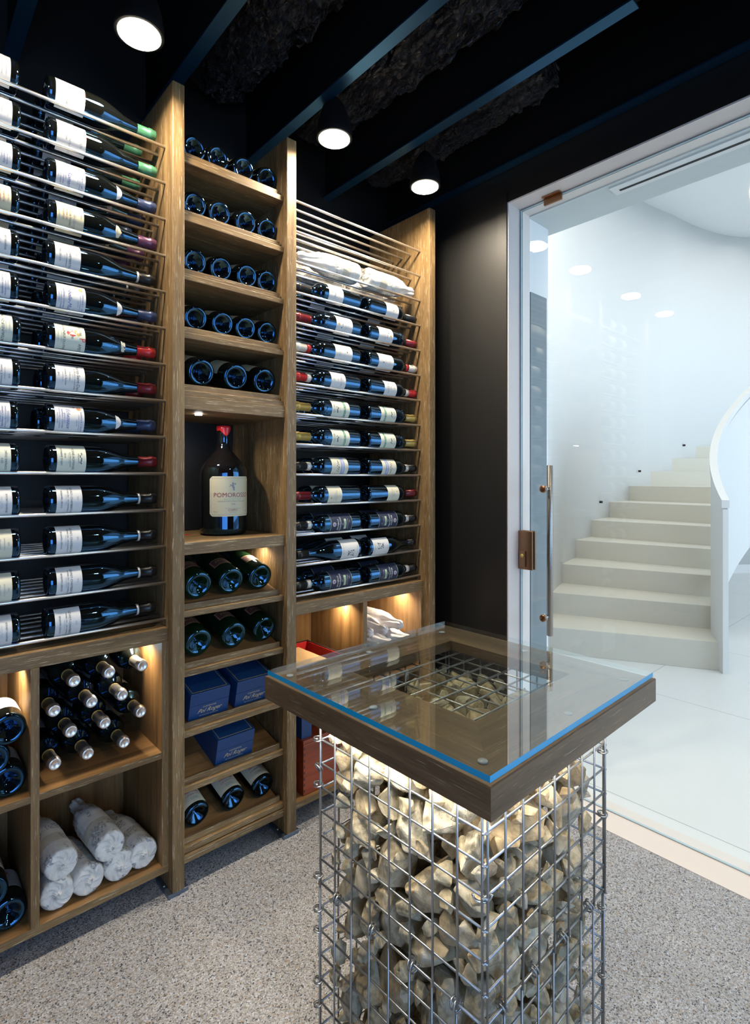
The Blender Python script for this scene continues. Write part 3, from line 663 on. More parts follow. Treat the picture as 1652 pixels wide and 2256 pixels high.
def orn(mb, R, mi):
    for i in range(14): disc_patch(mb, R, -0.038 + i * 0.0059, 0.070, 0.0034, mi('grey'), n=10, jag=.45)
LB['ornate'] = label_mesh('label', BR, LZ0, .081, 'ivory', [('GRAND VIN', .045, .0050, 'grey'), ('DE BOURGOGNE', .036, .0040, 'grey'), ('2009', .027, .005, 'grey')], 1.28, orn)
def nk_cres(mb_name, paper, pts, R, z, txt=None):
    mb = MB(); mats = [PAPER[paper], INK['grey']]
    return mb, mats
def neck_patch(name, kind, prof, zc, hz, wx, paper, txt):
    mb = MB(); n = 14; P = prof
    def rad(z):
        for a, b in zip(P[11:], P[12:]):
            if a[1] <= z <= b[1] and b[1] > a[1]: t = (z - a[1]) / (b[1] - a[1]); return a[0] + (b[0] - a[0]) * t
        return 0.02
    vs = []; M_ = 10
    for i in range(n + 1):
        t = -1 + 2 * i / n
        if kind == 'crescent': lo, hi = -hz, -hz + 2 * hz * max(0, 1 - t * t) ** .5
        elif kind == 'hex': lo, hi = -hz * (1 - 0.35 * abs(t)), hz * (1 - 0.9 * abs(t)) ; 
        else: lo, hi = -hz, hz
        for j in range(M_ + 1):
            z = zc + lo + (hi - lo) * j / M_; r = rad(z) + 0.0004; a = t * wx / rad(zc); vs.append((r * math.sin(a), -r * math.cos(a), z))
    fs = [(i * (M_ + 1) + j, (i + 1) * (M_ + 1) + j, (i + 1) * (M_ + 1) + j + 1, i * (M_ + 1) + j + 1) for i in range(n) for j in range(M_)]
    mb.add(vs, fs, 0, True)
    if txt:
        xy, fa = text_geo(txt, 0.006); vv = []
        for x, y in xy:
            z = zc - hz * .45 + y; r = rad(z) + 0.0008; a = x / rad(zc); vv.append((r * math.sin(a), -r * math.cos(a), z))
        mb.add(vv, fa, 1)
    return mb.mesh(name, [PAPER[paper], INK['grey']])
BP = body_prof(BR, BL, 'burgundy')[0]
NKc = neck_patch('neck_label', 'crescent', BP, .182, .0075, .020, 'white', '2012'); NKh = neck_patch('neck_label', 'hex', BP, .178, .0095, .017, 'cream', 'NUITS'); NKb = neck_patch('neck_label', 'band', BP, .196, .006, .016, 'ivory', '2012')
def bp(lab, cap, neck=None, relief=None, band=None, desc=''):
    p = bottle_proto('wine_bottle', 'x', 'bottle', BR, BL, 'burgundy', cap, LB[lab], neck, None, relief, .815, band); p['d'] = desc; return p
KL = [bp('mont', 'green', desc='green-capped burgundy bottle with crest label'), bp('mont2', 'green', desc='green-capped burgundy bottle with crest label'), bp('vosne', 'blue', NKc, desc='blue-capped burgundy bottle with script label'),
      bp('thorey', 'purple', NKh, desc='purple-capped burgundy bottle with cream label'), bp('gevrey', 'black', None, None, (.815, .835), 'black-capped burgundy bottle with white label'), bp('chamb', 'blue', NKc, desc='blue-capped burgundy bottle with script label'),
      bp('papes', 'red', NKb, (.55, .70), desc='red-capped burgundy bottle with crest-and-keys label'), bp('morey', 'dred', desc='dark-red-capped burgundy bottle with white label'), bp('echez', 'blue', NKc, desc='blue-capped burgundy bottle with script label'),
      bp('dujac', 'dred', desc='dark-red-capped burgundy bottle with pale label')]
KL += [KL[4]] * 4
ORNP = bp('ornate', 'black', None, None, (.815, .835), 'burgundy bottle with ornate cream label')
rnd = random.Random(11)
YB = RF_ + 0.0275
def zc(i, R): return ZR - 0.11 * i + math.sqrt((R + 0.0048) ** 2 - 0.0275 ** 2)
for i in range(14):
    for side in (1, -1):
        p = KL[i]
        if side < 0 and i in (11, 12): p = ORNP
        for dpt in range(3 if i < 5 else (2 if i < 9 else 1)):
            roll = rnd.uniform(-.12, .12) * side + (0 if dpt == 0 else rnd.uniform(-.2, .2))
            j = rnd.uniform(-.003, .003) if dpt == 0 else rnd.uniform(-.012, .006)
            x = (0.318 + j) if side > 0 else (0.2585 - j)
            nm = 'neck right' if side > 0 else 'neck left'
            row = ['front', 'second behind', 'third behind'][dpt]
            place(p, (x, YB + 0.11 * dpt, zc(i, BR)), RY(side * PI / 2) @ RZ(roll), f"{p['d']}, {nm}, left rack {ORD(i)} row, {row}", 'burgundy bottles on the left rack')
# right rack
DR, DL = 0.0375, 0.298
def relief_lbl(): pass
def tree(mb, R, mi):
    rn = random.Random(5)
    for i in range(26):
        disc_patch(mb, R, -0.014 + rn.uniform(-.012, .010), 0.090 + rn.uniform(-.012, .014), rn.uniform(.0012, .0035), mi('black'), n=9, jag=.5)
def green_rib(mb, R, mi):
    grid_patch(mb, R, 2 * 1.15 * R, 0.082, 0.091, mi('green'), 0.0005, 20); rn = random.Random(3)
    xy, fa = text_geo('RISERVA PER AMICI', .0068); wrap_add(mb, R, xy, fa, mi('white'), 0.0008, 0, 0.0865)
    for i in range(8): disc_patch(mb, R, -0.012 + i * .003, 0.122 + rn.uniform(-.004, .004), .0028, mi('black'), n=8, jag=.4)
def greyband(mb, R, mi):
    grid_patch(mb, R, 2 * 1.2 * R, 0.088, 0.106, mi('lilac'), 0.0005, 20); rn = random.Random(8)
    xy, fa = text_geo('SANGIOVESE', .008); wrap_add(mb, R, xy, fa, mi('white'), 0.0008, 0, 0.097)
    for i in range(12): disc_patch(mb, R, -0.022 + i * .004, 0.119 + rn.uniform(-.004, .005), .0028, mi('black'), n=7, jag=.5)
def lis(mb, R, mi):
    for z in (0.053, 0.155): grid_patch(mb, R, 2 * 1.35 * R, z, z + .0012, mi('sage'), 0.0005, 20)
    grid_patch(mb, R, 0.040, 0.0825, 0.0935, mi('sage'), 0.0005, 10); xy, fa = text_geo('LISINI', .0092); wrap_add(mb, R, xy, fa, mi('navy'), 0.0008, 0, 0.088)
    disc_patch(mb, R, 0, 0.140, 0.0092, mi('gold'), n=20, jag=.12); disc_patch(mb, R, 0, 0.140, 0.0070, mi('white'), .0007, 20); disc_patch(mb, R, 0, 0.140, 0.0058, mi('violet'), .0009, 20)
DB = {}
DB['dofi'] = label_mesh('label', DR, .095, .165, 'white', [('Dofi', .135, .010, 'black', -.004), ('PRIORAT', .122, .0034, 'grey')], 1.2, lambda mb, R, mi: disc_patch(mb, R, .002, .150, .003, mi('gold'), n=5))
DB['larot'] = label_mesh('label', DR, .050, .130, 'white', [('L\'AROI', .098, .0062, 'black'), ('DENOMINAZIONE DI ORIGINE', .086, .0030, 'grey'), ('MARCA REGISTRATA', .080, .0030, 'grey'), ('2011', .070, .0036, 'black')], 1.2, lambda mb, R, mi: (disc_patch(mb, R, 0, .117, .006, mi('gold'), n=16, jag=.5), disc_patch(mb, R, -.012, .104, .004, mi('green'), n=10, jag=.5)))
DB['smallcrest'] = label_mesh('label', DR, .048, .132, 'white', [('VINO NOBILE', .112, .0034, 'grey', -.002), ('DI MONTEPULCIANO', .106, .0034, 'grey'), ('DENOMINAZIONE DI ORIGINE', .086, .0026, 'grey'), ('IMBOTTIGLIATO', .066, .0026, 'grey')], 1.25, lambda mb, R, mi: disc_patch(mb, R, .004, .075, .0028, mi('black'), n=9))
DB['shield'] = label_mesh('label', DR, .082, .152, 'white', [('VAL DI SANTA', .104, .0072, 'black'), ('CRISTINA', .096, .0042, 'grey'), ('ROSSO', .119, .0046, 'red'), ('TOSCANA', .112, .0030, 'grey')], 1.2, lambda mb, R, mi: disc_patch(mb, R, 0, .138, .006, mi('sage'), n=14, jag=.45))
DB['villa'] = label_mesh('label', DR, .062, .148, 'pale', [('Vigna Villa', .137, .0088, 'grey', 0, .4), ('AZIENDA AGRICOLA', .108, .0026, 'grey'), ('ROSSO', .073, .0034, 'grey')], 1.25, green_rib)
DB['castle'] = label_mesh('label', DR, .070, .150, 'ivory', [('TENUTA', .137, .0034, 'grey', .010), ('TOSCANA', .078, .0036, 'grey')], 1.2, greyband)
DB['gold'] = label_mesh('label', DR, .100, .166, 'ivory', [('BOLGHERI', .135, .0050, 'grey'), ('CAMARCANDA', .126, .0062, 'gold'), ('ROSSO', .118, .0034, 'grey'), ('2011', .109, .0040, 'grey')], 1.25, lambda mb, R, mi: disc_patch(mb, R, -.008, .152, .0045, mi('gold'), n=12, jag=.4))
DB['lis'] = label_mesh('label', DR, .052, .158, 'navy', [('BRUNELLO', .122, .0088, 'white', -.001), ('DI', .1165, .0030, 'white'), ('MONTALCINO', .110, .0088, 'white'), ('2011', .0995, .0046, 'white'), ('IMBOTTIGLIATO ALL\'ORIGINE', .0745, .0030, 'white'), ('ITALIA', .066, .0034, 'white', .010)], 1.35, lis)
DB['barolo'] = label_mesh('label', .0405, .018, .105, 'white', [('B A R O L O', .096, .0075, 'grey', .004), ('2011', .084, .0034, 'grey', .012), ('GIOVANNI ROSSO', .026, .0052, 'grey', -.004)], 1.3, lambda mb, R, mi: [disc_patch(mb, R, -0.018 + random.Random(i).uniform(-.012, .014), 0.056 + random.Random(i + 99).uniform(-.014, .018), random.Random(i + 7).uniform(.0012, .0038), mi('black'), n=9, jag=.5) for i in range(30)])
def dp(lab, cap, desc, band=None, bandc='white', relief=None):
    p = bottle_proto('wine_bottle', 'x', 'bottle', DR, DL, 'bordeaux', cap, DB[lab], None, None, relief, .77, band, bandc); p['d'] = desc; return p
DPp = [body_prof(DR, DL, 'bordeaux')[0]]
K3 = dp('dofi', 'black', 'bordeaux bottle with short white label')
nk = bpy.data.objects.new('neck_label', neck_patch('neck_label', 'hex', DPp[0], .072, .010, .020, 'white', None)); C.objects.link(nk); nk.parent = K3
KR = {3: K3, 4: dp('larot', 'dred', 'bordeaux bottle, crest label, dark red capsule', relief=(.55, .66)), 5: dp('smallcrest', 'white', 'bordeaux bottle, plain white label, white and red capsule', (.77, .83), 'red'),
      6: dp('shield', 'red', 'bordeaux bottle, white label, red and white capsule', (.77, .83)), 7: dp('villa', 'gold', 'bordeaux bottle, green ribbon label, gold capsule', relief=(.56, .66)), 9: dp('castle', 'black', 'bordeaux bottle, blue banded label', (.77, .83)),
      10: dp('gold', 'dred', 'bordeaux bottle, cream label, dark red capsule'), 11: dp('lis', 'black', 'bordeaux bottle, navy label', (.77, .83))}
KR[8] = KR[7]; KR[13] = KR[11]
KB = bottle_proto('wine_bottle', 'x', 'bottle', .0405, .290, 'burgundy', 'black', DB['barolo'], None, None, None, .83); KB['d'] = 'burgundy bottle, tree drawing on white label'; KR[12] = KB
for i in range(3, 14):
    for side in (1, -1):
        p = KR[i]; R = .0405 if i == 12 else DR
        for dpt in range(2 if i not in (9, 10) else 1 if side > 0 else 2):
            roll = rnd.uniform(-.08, .08)
            if i == 12: roll = (0.25 if side > 0 else 0.1) if dpt == 0 else rnd.uniform(-.3, .3)
            j = rnd.uniform(-.002, .002) if dpt == 0 else rnd.uniform(-.008, .004)
            x = (1.4525 + j) if side > 0 else (1.4105 - j)
            if i == 12 and dpt: x += side * -0.012
            o = place(p, (x, YB + 0.11 * dpt, zc(i, R)), RY(side * PI / 2) @ RZ(roll), f"{p['d']}, {'neck right' if side > 0 else 'neck left'}, right rack, {ORD(i)} level, {['front', 'behind'][dpt]}", 'bottles on the right rack')

# wrapped bottles
def wrap_mesh(name, R, Lg, seed, neckwrap=True):
    prof = [(0.0, 0.0), (0.006, -0.004), (0.011, 0.002), (0.016, 0.006), (R * .6, 0.004), (R * .86, 0.004), (R * .98, 0.010), (R, 0.024), (R, 0.042), (R, 0.06), (R * 1.01, 0.08), (R * 1.01, 0.10), (R, 0.12), (R, 0.14), (R * .99, 0.165), (R * .88, 0.19), (R * .70, 0.215), (R * .52, 0.235), (R * .44, 0.255), (R * .47, 0.275), (R * .40, 0.288), (R * .2, 0.296), (0, 0.296)]
    s = Lg / 0.296; prof = prof_smooth([(a, b * s) for a, b in prof], 3)
    def fn(r, z, a, k, i):
        if r <= 0: return r, z
        n1 = noise.noise(Vector((math.cos(a) * 1.6, math.sin(a) * 1.6, z * 22 + seed * 3.1)))
        n2 = noise.noise(Vector((math.cos(a) * 5 + seed, math.sin(a) * 5, z * 60)))
        n3 = 1 - abs(noise.noise(Vector((math.cos(a) * 2.6 + z * 30, math.sin(a) * 2.6 - seed, z * 38)))) * 2.2
        q = r * (1 + 0.03 * n1 + 0.02 * n2 + 0.035 * max(0, n3 - .55) + 0.012 * noise.noise(Vector((math.cos(a) * 14, math.sin(a) * 14, z * 90 + seed))))
        zz = z
        if z < 0.012: tw = a + r * 38 + seed; fo = noise.noise(Vector((math.cos(tw) * 3.2, math.sin(tw) * 3.2, seed))) + .6 * noise.noise(Vector((math.cos(tw) * 7.5, math.sin(tw) * 7.5, seed + r * 90))); zz = z + 0.0075 * fo * min(1, r / (R * .4)); q = r * (1 + .10 * fo)
        if z > 0.19 * s: q *= 1 + 0.10 * math.sin(a * 7 + seed + z * 40)
        return q, zz
    zb_ = [p[1] for p in prof]; return MB().lathe(prof, 96, 0, None, True, fn, (lambda k: 1 if neckwrap and .055 * s < zb_[k] < .10 * s else 0)).mesh(name, [wrap_mat, wrap_mat2] if neckwrap else [tissue])
WM = [wrap_mesh('wrapped_bottle', .0415, .285, s) for s in (1, 2.3, 4.7)]
def wrapped(me, loc_, M, label, group, nm='wrapped_bottle'):
    o = bpy.data.objects.new(nm, me); C.objects.link(o); o.location = loc_; o.rotation_euler = M.to_euler(); tag(o, label, 'wrapped bottle', group); return o
WP = [((0.344, -1.1135), 'bottom left'), ((0.356, -1.040), 'upper left, against the divider'), ((0.4235, -1.1135), 'bottom, second from the left'), ((0.478, -1.047), 'topmost, in the centre'), ((0.503, -1.1135), 'bottom, second from the right'), ((0.571, -1.1095), 'bottom right')]
for k, ((x, z), d) in enumerate(WP):
    yaw = [-.05, .10, .12, .10, .02, .10][k]
    wrapped(WM[k % 3], (x, 1.645, z), RZ(yaw) @ RX(-PI / 2 + (.0 if k in (0, 2, 4, 5) else .05)) @ RZ(k * 1.3), f'grey printed tissue-wrapped bottle, {d} of the pile below the left rack', 'tissue-wrapped bottles under the left rack')
z_ = zc(2, .0415)
wrapped(WM[1], (1.4105, YB, z_), RY(-PI / 2) @ RZ(1), 'printed tissue-wrapped bottle, neck left, on top of the right rack', 'wrapped bottles on the right rack')
wrapped(WM[2], (1.4525, YB, z_), RY(PI / 2) @ RZ(2), 'printed tissue-wrapped bottle, neck right, on top of the right rack', 'wrapped bottles on the right rack')
wrapped(WM[0], (1.4105, YB + .11, z_), RY(-PI / 2) @ RZ(3), 'tissue-wrapped bottle, neck left, behind another on top of the right rack', 'wrapped bottles on the right rack')
wrapped(WM[1], (1.4525, YB + .11, z_), RY(PI / 2) @ RZ(4), 'tissue-wrapped bottle, neck right, behind another on top of the right rack', 'wrapped bottles on the right rack')
TM = [wrap_mesh('tissue_bottle', .042, .300, s, False) for s in (9, 6.2)]
for k, (x, z, y, d) in enumerate([(1.470, -0.772, 1.950, 'bottom left'), (1.556, -0.772, 1.955, 'bottom middle'), (1.642, -0.772, 1.950, 'bottom right'), (1.512, -0.701, 1.955, 'middle left'), (1.598, -0.701, 1.952, 'middle right'), (1.690, -0.701, 1.955, 'middle far right'),
        (1.472, -0.632, 1.955, 'topmost left'), (1.556, -0.632, 1.945, 'topmost middle'), (1.642, -0.630, 1.955, 'topmost right')]):
    wrapped(TM[k % 2], (x, y, z), RZ([.02, -.02, .03][k % 3]) @ RX(PI / 2) @ RZ(k), f'white tissue-wrapped bottle, {d} of the heap under the right rack', 'white wrapped bottles under the right rack')

# stacked bottles with silver capsules
SB = bottle_proto('wine_bottle', 'x', 'bottle', .0385, .296, 'bordeaux', 'silver', label_mesh('label', .0385, .05, .125, 'white', [('CABERNET', .10, .008, 'grey')], 1.3), None, None, None, .775, (.772, .782), 'gold')
caps = [(0.3865, -0.5545, 'top left'), (0.4765, -0.5525, 'top middle'), (0.568, -0.5545, 'top right'), (0.338, -0.622, 'third row left'), (0.430, -0.624, 'third row middle'), (0.5115, -0.626, 'third row right'), (0.5635, -0.690, 'second row right'), (0.3785, -0.690, 'second row left'), (0.4645, -0.693, 'second row middle'), (0.3395, -0.7655, 'bottom left'), (0.4205, -0.7655, 'bottom middle'), (0.5170, -0.7655, 'bottom right')]
for k, (x, z, d) in enumerate(caps):
    place(SB, (x - .012, 1.655 + .296, z + .006), RZ(.04) @ RX(PI / 2 + .02) @ RZ(PI + .3 * (k % 3 - 1)), f'silver-capped bottle facing out, {d} of the stack under left rack', 'silver-capped bottles under the left rack')
LBk = label_mesh('label', .0405, .055, .135, 'white', [('Domaine', .085, .010, 'grey', 0, .4), ('MEURSAULT', .070, .006, 'grey')], 1.3, lambda mb, R, mi: disc_patch(mb, R, 0, .115, .007, mi('orange'), n=14, jag=.4))
SP = bottle_proto('wine_bottle', 'x', 'bottle', .0405, .296, 'burgundy', 'black', LBk)
for (x, z, d) in [(0.2355, -0.640, 'top'), (0.200, -0.7075, 'middle'), (0.2345, -0.773, 'bottom'), (0.155, -0.773, 'bottom far left')]:
    place(SP, (x, 1.655, z), RX(-PI / 2) @ RZ(0), f'bottle with base facing out, {d} one in upper compartment at left picture edge', 'bottles in the far left compartments')
for (x, z, d) in [(0.2365, -1.1135, 'right'), (0.196, -1.042, 'upper'), (0.155, -1.1135, 'left')]:
    place(SP, (x, 1.655, z), RX(-PI / 2) @ RZ(.2), f'bottle with base facing out, {d} one in lower compartment at the left picture edge', 'bottles in the far left compartments')

# middle shelves bottles
MBt = bottle_proto('wine_bottle', 'x', 'bottle', .0385, .300, 'burgundy', 'black', label_mesh('label', .0385, .040, .12, 'cream', [('PULIGNY', .095, .006, 'grey'), ('1ER CRU', .083, .004, 'grey')], 1.2))
MX = [[0.7263, 0.8066, 0.8982, 0.9875], [0.7283, 0.8113, 0.9067, 0.988], [0.7283, 0.8161, 0.9102, 0.988], [0.7305, 0.8217, 0.905, 0.988]]
for r in range(4):
    for k in range(4):
        R = .0385; y0 = 1.648; zz = BZ[r] + .034 + math.tan(TH) * (y0 - 1.628) + R / math.cos(TH) + .0006
        place(MBt, (MX[r][k], y0 + .004, zz), RX(-(PI / 2 - TH)) @ RZ(rnd.uniform(-.3, .3)), f"dark bottle base facing out, {['leftmost', 'second', 'third', 'rightmost'][k]} on {['topmost', 'second', 'third', 'fourth'][r]} middle shelf from top", 'bottles on the upper middle shelves')
MG = bottle_proto('magnum_bottle', 'x', 'bottle', .0445, .320, 'burgundy', 'black', label_mesh('label', .0445, .050, .14, 'cream', [('BAROLO', .115, .009, 'grey'), ('RISERVA', .10, .005, 'grey')], 1.2))
for k, x in enumerate((0.7480, 0.868, 0.977)):
    R = .0445; y0 = 1.650; zz = BZ[4] + .034 + math.tan(TH) * (y0 - 1.628) + R / math.cos(TH) + .0006
    place(MG, (x, y0, zz), RX(-(PI / 2 - TH)) @ RZ([.1, -.35, .2][k]), f"{['left', 'middle', 'right'][k]} magnum bottle base facing out on the shelf above the big standing bottle", 'magnums above the niche')
def krug_frame(mb, R, mi):
    grid_patch(mb, R, .066, .0565, .0985, mi('gold'), .0004, 16); grid_patch(mb, R, .062, .0585, .0965, mi('plum'), .0006, 16)
    xy, fa = text_geo('KRUG', .014); wrap_add(mb, R, xy, fa, mi('gold'), .0009, 0, .080)
    xy, fa = text_geo('CHAMPAGNE', .0042); wrap_add(mb, R, xy, fa, mi('gold'), .0009, 0, .092); xy, fa = text_geo('REIMS FRANCE', .0042); wrap_add(mb, R, xy, fa, mi('gold'), .0009, 0, .064)
kl = label_mesh('label', .0460, .055, .100, 'plum', [], .78, krug_frame)
KG = bottle_proto('champagne_bottle', 'x', 'bottle', .0460, .300, 'champagne', 'black', kl, None, glass_g, None, .62)
for r, (xs, bi) in enumerate((((0.7403, 0.8528, 0.9620), 5), ((0.7403, 0.8631, 0.9790), 6))):
    for k, x in enumerate(xs):
        R = .0460; y0 = 1.652; zz = BZ[bi] + .028 + math.tan(TH) * (y0 - 1.628) + R / math.cos(TH) + .0006
        place(KG, (x, y0, zz), RZ(.03) @ RX(-(PI / 2 - TH)) @ RZ(rnd.uniform(-.15, .15)), f"{['left', 'middle', 'right'][k]} dark green champagne bottle base facing out, {['first', 'second'][r]} tray below the big standing bottle", 'champagne bottles on the middle trays')
def bea(mb, R, mi):
    disc_patch(mb, R, 0, .084, .008, mi('blue'), n=14, jag=.3, sx=.8); disc_patch(mb, R, 0, .086, .0045, mi('red'), .0006, 12, jag=.3); grid_patch(mb, R, .026, .029, .039, mi('black'), .0004, 8); grid_patch(mb, R, .025, .0295, .0385, mi('ivory'), .0006, 8)
    xy, fa = text_geo('LIMITED', .005); wrap_add(mb, R, xy, fa, mi('black'), .0008, 0, .034)
hl = label_mesh('label', .0425, .015, .135, 'ivory', [('Chateau de Beaucastel', .112, .0105, 'red', 0, .1), ('Hommage', .063, .0125, 'red', 0, .5), ('a Jacques Perrin', .050, .0082, 'red', 0, .4), ('MIS EN BOUTEILLE', .021, .0032, 'grey')], 1.15, bea)
BC = bottle_proto('wine_bottle', 'x', 'bottle', .0425, .300, 'burgundy', 'black', hl)
for k, x in enumerate((0.7370, 0.8640, 0.9760)):
    R = .0425; y0 = 1.650; zz = BZ[9] + .0195 + math.tan(TH) * (y0 - 1.628) + R / math.cos(TH) + .0006
    place(BC, (x, y0 + .01, zz), RZ(.02) @ RX(-(PI / 2 - TH)) @ RZ([.1, -.05, -.1][k]), f"{['left', 'middle', 'right'][k]} bottle with large cream label on the lowest middle shelf", 'cream-labelled bottles at the bottom')

# double magnum standing in the niche
def jlab(mb, R, mi):
    def rect(x0, x1, z0, z1, k, lift): grid_patch(mb, R, x1 - x0, z0, z1, mi(k), lift, 24, (x0 + x1) / 2)
    for (a, b, c_, d_) in ((-.074, .074, .0715, .0722), (-.074, .074, .1958, .1965), (-.0745, -.0738, .079, .189), (.0738, .0745, .079, .189)): rect(a, b, c_, d_, 'grey', .0005)
    rn = random.Random(1)
    for (x, z, r) in ((0, .178, .0045), (-.001, .171, .0055), (.002, .164, .005), (-.008, .172, .003), (.008, .176, .0035), (.003, .157, .004), (-.011, .168, .002)): disc_patch(mb, R, x, z, r, mi('grey'), n=9, jag=.2)
def jshape(t, j):
    c = max(0, (abs(t) - .90) / .10) * .010
    return (.066 + c) if j == 0 else (.202 - c)
jm = label_mesh('label', .080, .066, .202, 'jer', [('POMOROSSO', .138, .0215, 'wine'), ('BARBERA D\'ASTI', .1245, .0085, 'sage'), ('DENOMINAZIONE DI ORIGINE CONTROLLATA', .117, .0048, 'grey'), ('1998', .107, .0080, 'grey'), ('IMBOTTIGLIATO ALL\'ORIGINE', .093, .0040, 'grey'), ('COPPO', .087, .0100, 'wine'), ('CANELLI ITALIA', .080, .0036, 'grey'), ('3 lt. e', .082, .0062, 'black', -.058), ('13% vol', .082, .0050, 'black', .060)], 1.0, jlab, jshape)
jr = bottle_proto('double_magnum_bottle', 'very large wine bottle standing upright in the lit niche, cream label, red wax top', 'bottle', .080, .376, 'jeroboam', None, jm, None, glass_j)
USED.add(jr.name); jr.location = (0.886, 1.775, -0.1930); jr.rotation_euler = (0, 0, R_(-4))
wx = MB().lathe([(0.0225, 0.361), (0.0232, 0.364), (0.024, 0.367), (0.0245, 0.372), (0.023, 0.3785), (0.012, 0.380), (0, 0.380)], 28, 0, None, True, lambda r, z, a, k, i: (r * (1 + .03 * math.sin(a * 5)), z - (0.018 * max(0, math.sin(a * 1.5 + .8)) ** 2 if k < 2 else 0)))
wx.build('wax_seal', wax, jr)['label'] = 'red wax seal'
wd = MB().lathe([(0, 0.002), (0.008, 0.001), (0.012, 0), (0, 0)], 10, 0, Matrix.Translation((0.776, 1.83, -0.1932))).build('wax_crumb', wax); tag(wd, 'small flake of red wax beside the big standing bottle', 'wax flake')

# navy gift boxes
def gift_box(x0, x1, bi, label, rz=0):
    w_ = x1 - x0; hgt = .094; dp_ = .27
    r = empty('gift_box', label, 'box', (x0, 1.640, BZ[bi] + .0282 + math.tan(TH) * .012), 'navy gift boxes')
    MB().box(0, w_, 0, dp_, 0, hgt * .555).build('box_base', box_blue, r, .001)
    t_ = MB().box(0, w_, 0, dp_, hgt * .565, hgt).build('box_lid', box_blue, r, .001)
    g = MB(); zt = hgt + .0003; e = .008; q = .0012
    g.box(e, w_ - e, e, e + q, hgt, zt); g.box(e, w_ - e, dp_ - e - q, dp_ - e, hgt, zt); g.box(e, e + q, e, dp_ - e, hgt, zt); g.box(w_ - e - q, w_ - e, e, dp_ - e, hgt, zt)
    g.build('gold_line', INK['gold'], t_)
    mb = MB()
    for (tx, z, h_, sh) in (('CHAMPAGNE', .042, .0085, 0), ('Pol Roger', .0285, .023, .55), ('SIR WINSTON CHURCHILL', .0135, .0062, 0)):
        xy, fa = text_geo(tx, h_ * .86, sh); mb.add([(w_ / 2 + x, -.0006, z + y) for x, y in xy], fa, 0)
    mb.build('lettering', mat('pale_gold_foil', (0.55, 0.47, 0.30), 0.35, 0.3), r)
    r.rotation_euler = (TH, 0, rz)
gift_box(0.6990, 0.8310, 7, 'navy champagne gift box, left one on the tray')
gift_box(0.8560, 0.9880, 7, 'navy champagne gift box partly behind the table corner, right one on the tray')
gift_box(0.7880, 0.9200, 8, 'single navy champagne gift box on the tray below the pair')

# boxes in the right cabinet
r = empty('wine_case', 'open black wine case with red lining and pale wooden panel under the right rack', 'wine case', (1.092, 1.64, -0.8138))
c = MB(); a, b, y0, y1, h_ = 0, .245, 0, .27, .130
c.box(a, b, y0, y1, 0, .008, 0)
for q in ((a, b, y0, y0 + .007), (a, b, y1 - .007, y1), (a, a + .007, y0, y1), (b - .007, b, y0, y1)): c.box(q[0], q[1], q[2], q[3], 0, h_, 0)
c.build('case_body', blackbox, r)
c = MB()
for q in ((a + .007, b - .007, y0 + .007, y0 + .010), (a + .007, b - .007, y1 - .010, y1 - .007), (a + .007, a + .010, y0 + .007, y1 - .007), (b - .010, b - .007, y0 + .007, y1 - .007)): c.box(q[0], q[1], q[2], q[3], .008, h_ - .003, 0)
c.build('red_lining', red_lin, r); box('wood_panel', case_wood, .010, .192, .010, .258, .07, .112, r, .001)
r = empty('mahogany_case', 'red-brown dovetailed wooden case under the right rack behind the table', 'wooden case', (1.130, 1.640, -1.1545))
box('case_body', maho, 0, .185, 0, .31, 0, .185, r, .0015); box('case_lid', maho, -.001, .186, -.001, .311, .187, .2, r, .0015)
dj = MB()
for k in range(8): dj.box(-.0004, .008, -.0006, .0, .012 + k * .022, .022 + k * .022)
dj.build('dovetail_joints', mat('dark_endgrain', (0.10, 0.015, 0.008), .5), r)
o = box('navy_carton', box_blue, 1.133, 1.178, 1.655, 1.93, -0.9543, -0.860, None, .001); tag(o, 'dark navy carton on top of the red-brown wooden case', 'box')

# ================================================================= GABION TABLE
TX, TY, TR = 0.8875, 0.7209, 0.017
tb = empty('gabion_table', 'high table: wooden top on a square wire cage full of stones', 'table', (TX, TY, FZ)); tb.rotation_euler = (0, 0, TR)
ZO = -FZ  # local z = world z + 1.24
def T(o): o.parent = tb; return o
hx0, hx1, hy0, hy1 = -.142, .187, -.148, .174; ox, oy = .291, .281
zt, zb2, zf = -.4125 + ZO, -.437 + ZO, -.459 + ZO
def trap(p, z0, z1, m, nm): return T(MB().prism(p, z0, z1).build(nm, m))
qi = .0; OC = [(-ox + qi, -oy + qi), (ox - qi, -oy + qi), (ox - qi, oy - qi), (-ox + qi, oy - qi)]; HC = [(hx0, hy0), (hx1, hy0), (hx1, hy1), (hx0, hy1)]
for k in range(4):
    j = (k + 1) % 4; trap([OC[k], OC[j], HC[j], HC[k]], zb2 + .001, zt, tw_x if k % 2 == 0 else tw_y, 'top_board')
q = .022
oo = .0007; AO = [(-ox - oo, -oy - oo), (ox + oo, -oy - oo), (ox + oo, oy + oo), (-ox - oo, oy + oo)]; AI = [(-ox + q, -oy + q), (ox - q, -oy + q), (ox - q, oy - q), (-ox + q, oy - q)]
for k in range(4):
    j = (k + 1) % 4
    T(MB().prism([AO[k], AO[j], AI[j], AI[k]], zf, zt - .0012).build('apron', tw_x if k % 2 == 0 else tw_y))
LEDm = mat('led_diffuser', (1, 1, 1), .5, emit=(1, .93, .80), es=6)
for (x, y, rz, n_) in ((-.243, 0, PI / 2, .44), (0, -.236, 0, .44)):
    s = T(MB().box(-n_ / 2, n_ / 2, -.004, .004, zb2 - .006, zb2 - .0005).build('led_strip', LEDm)); s.location = (x, y, 0); s.rotation_euler = (0, 0, rz)
a = area('led_light_left', (-.243, 0, zb2 - .008), (0, R_(-14), 0), .02, .44, 2.1, (1.0, .94, .82), 150, tb)
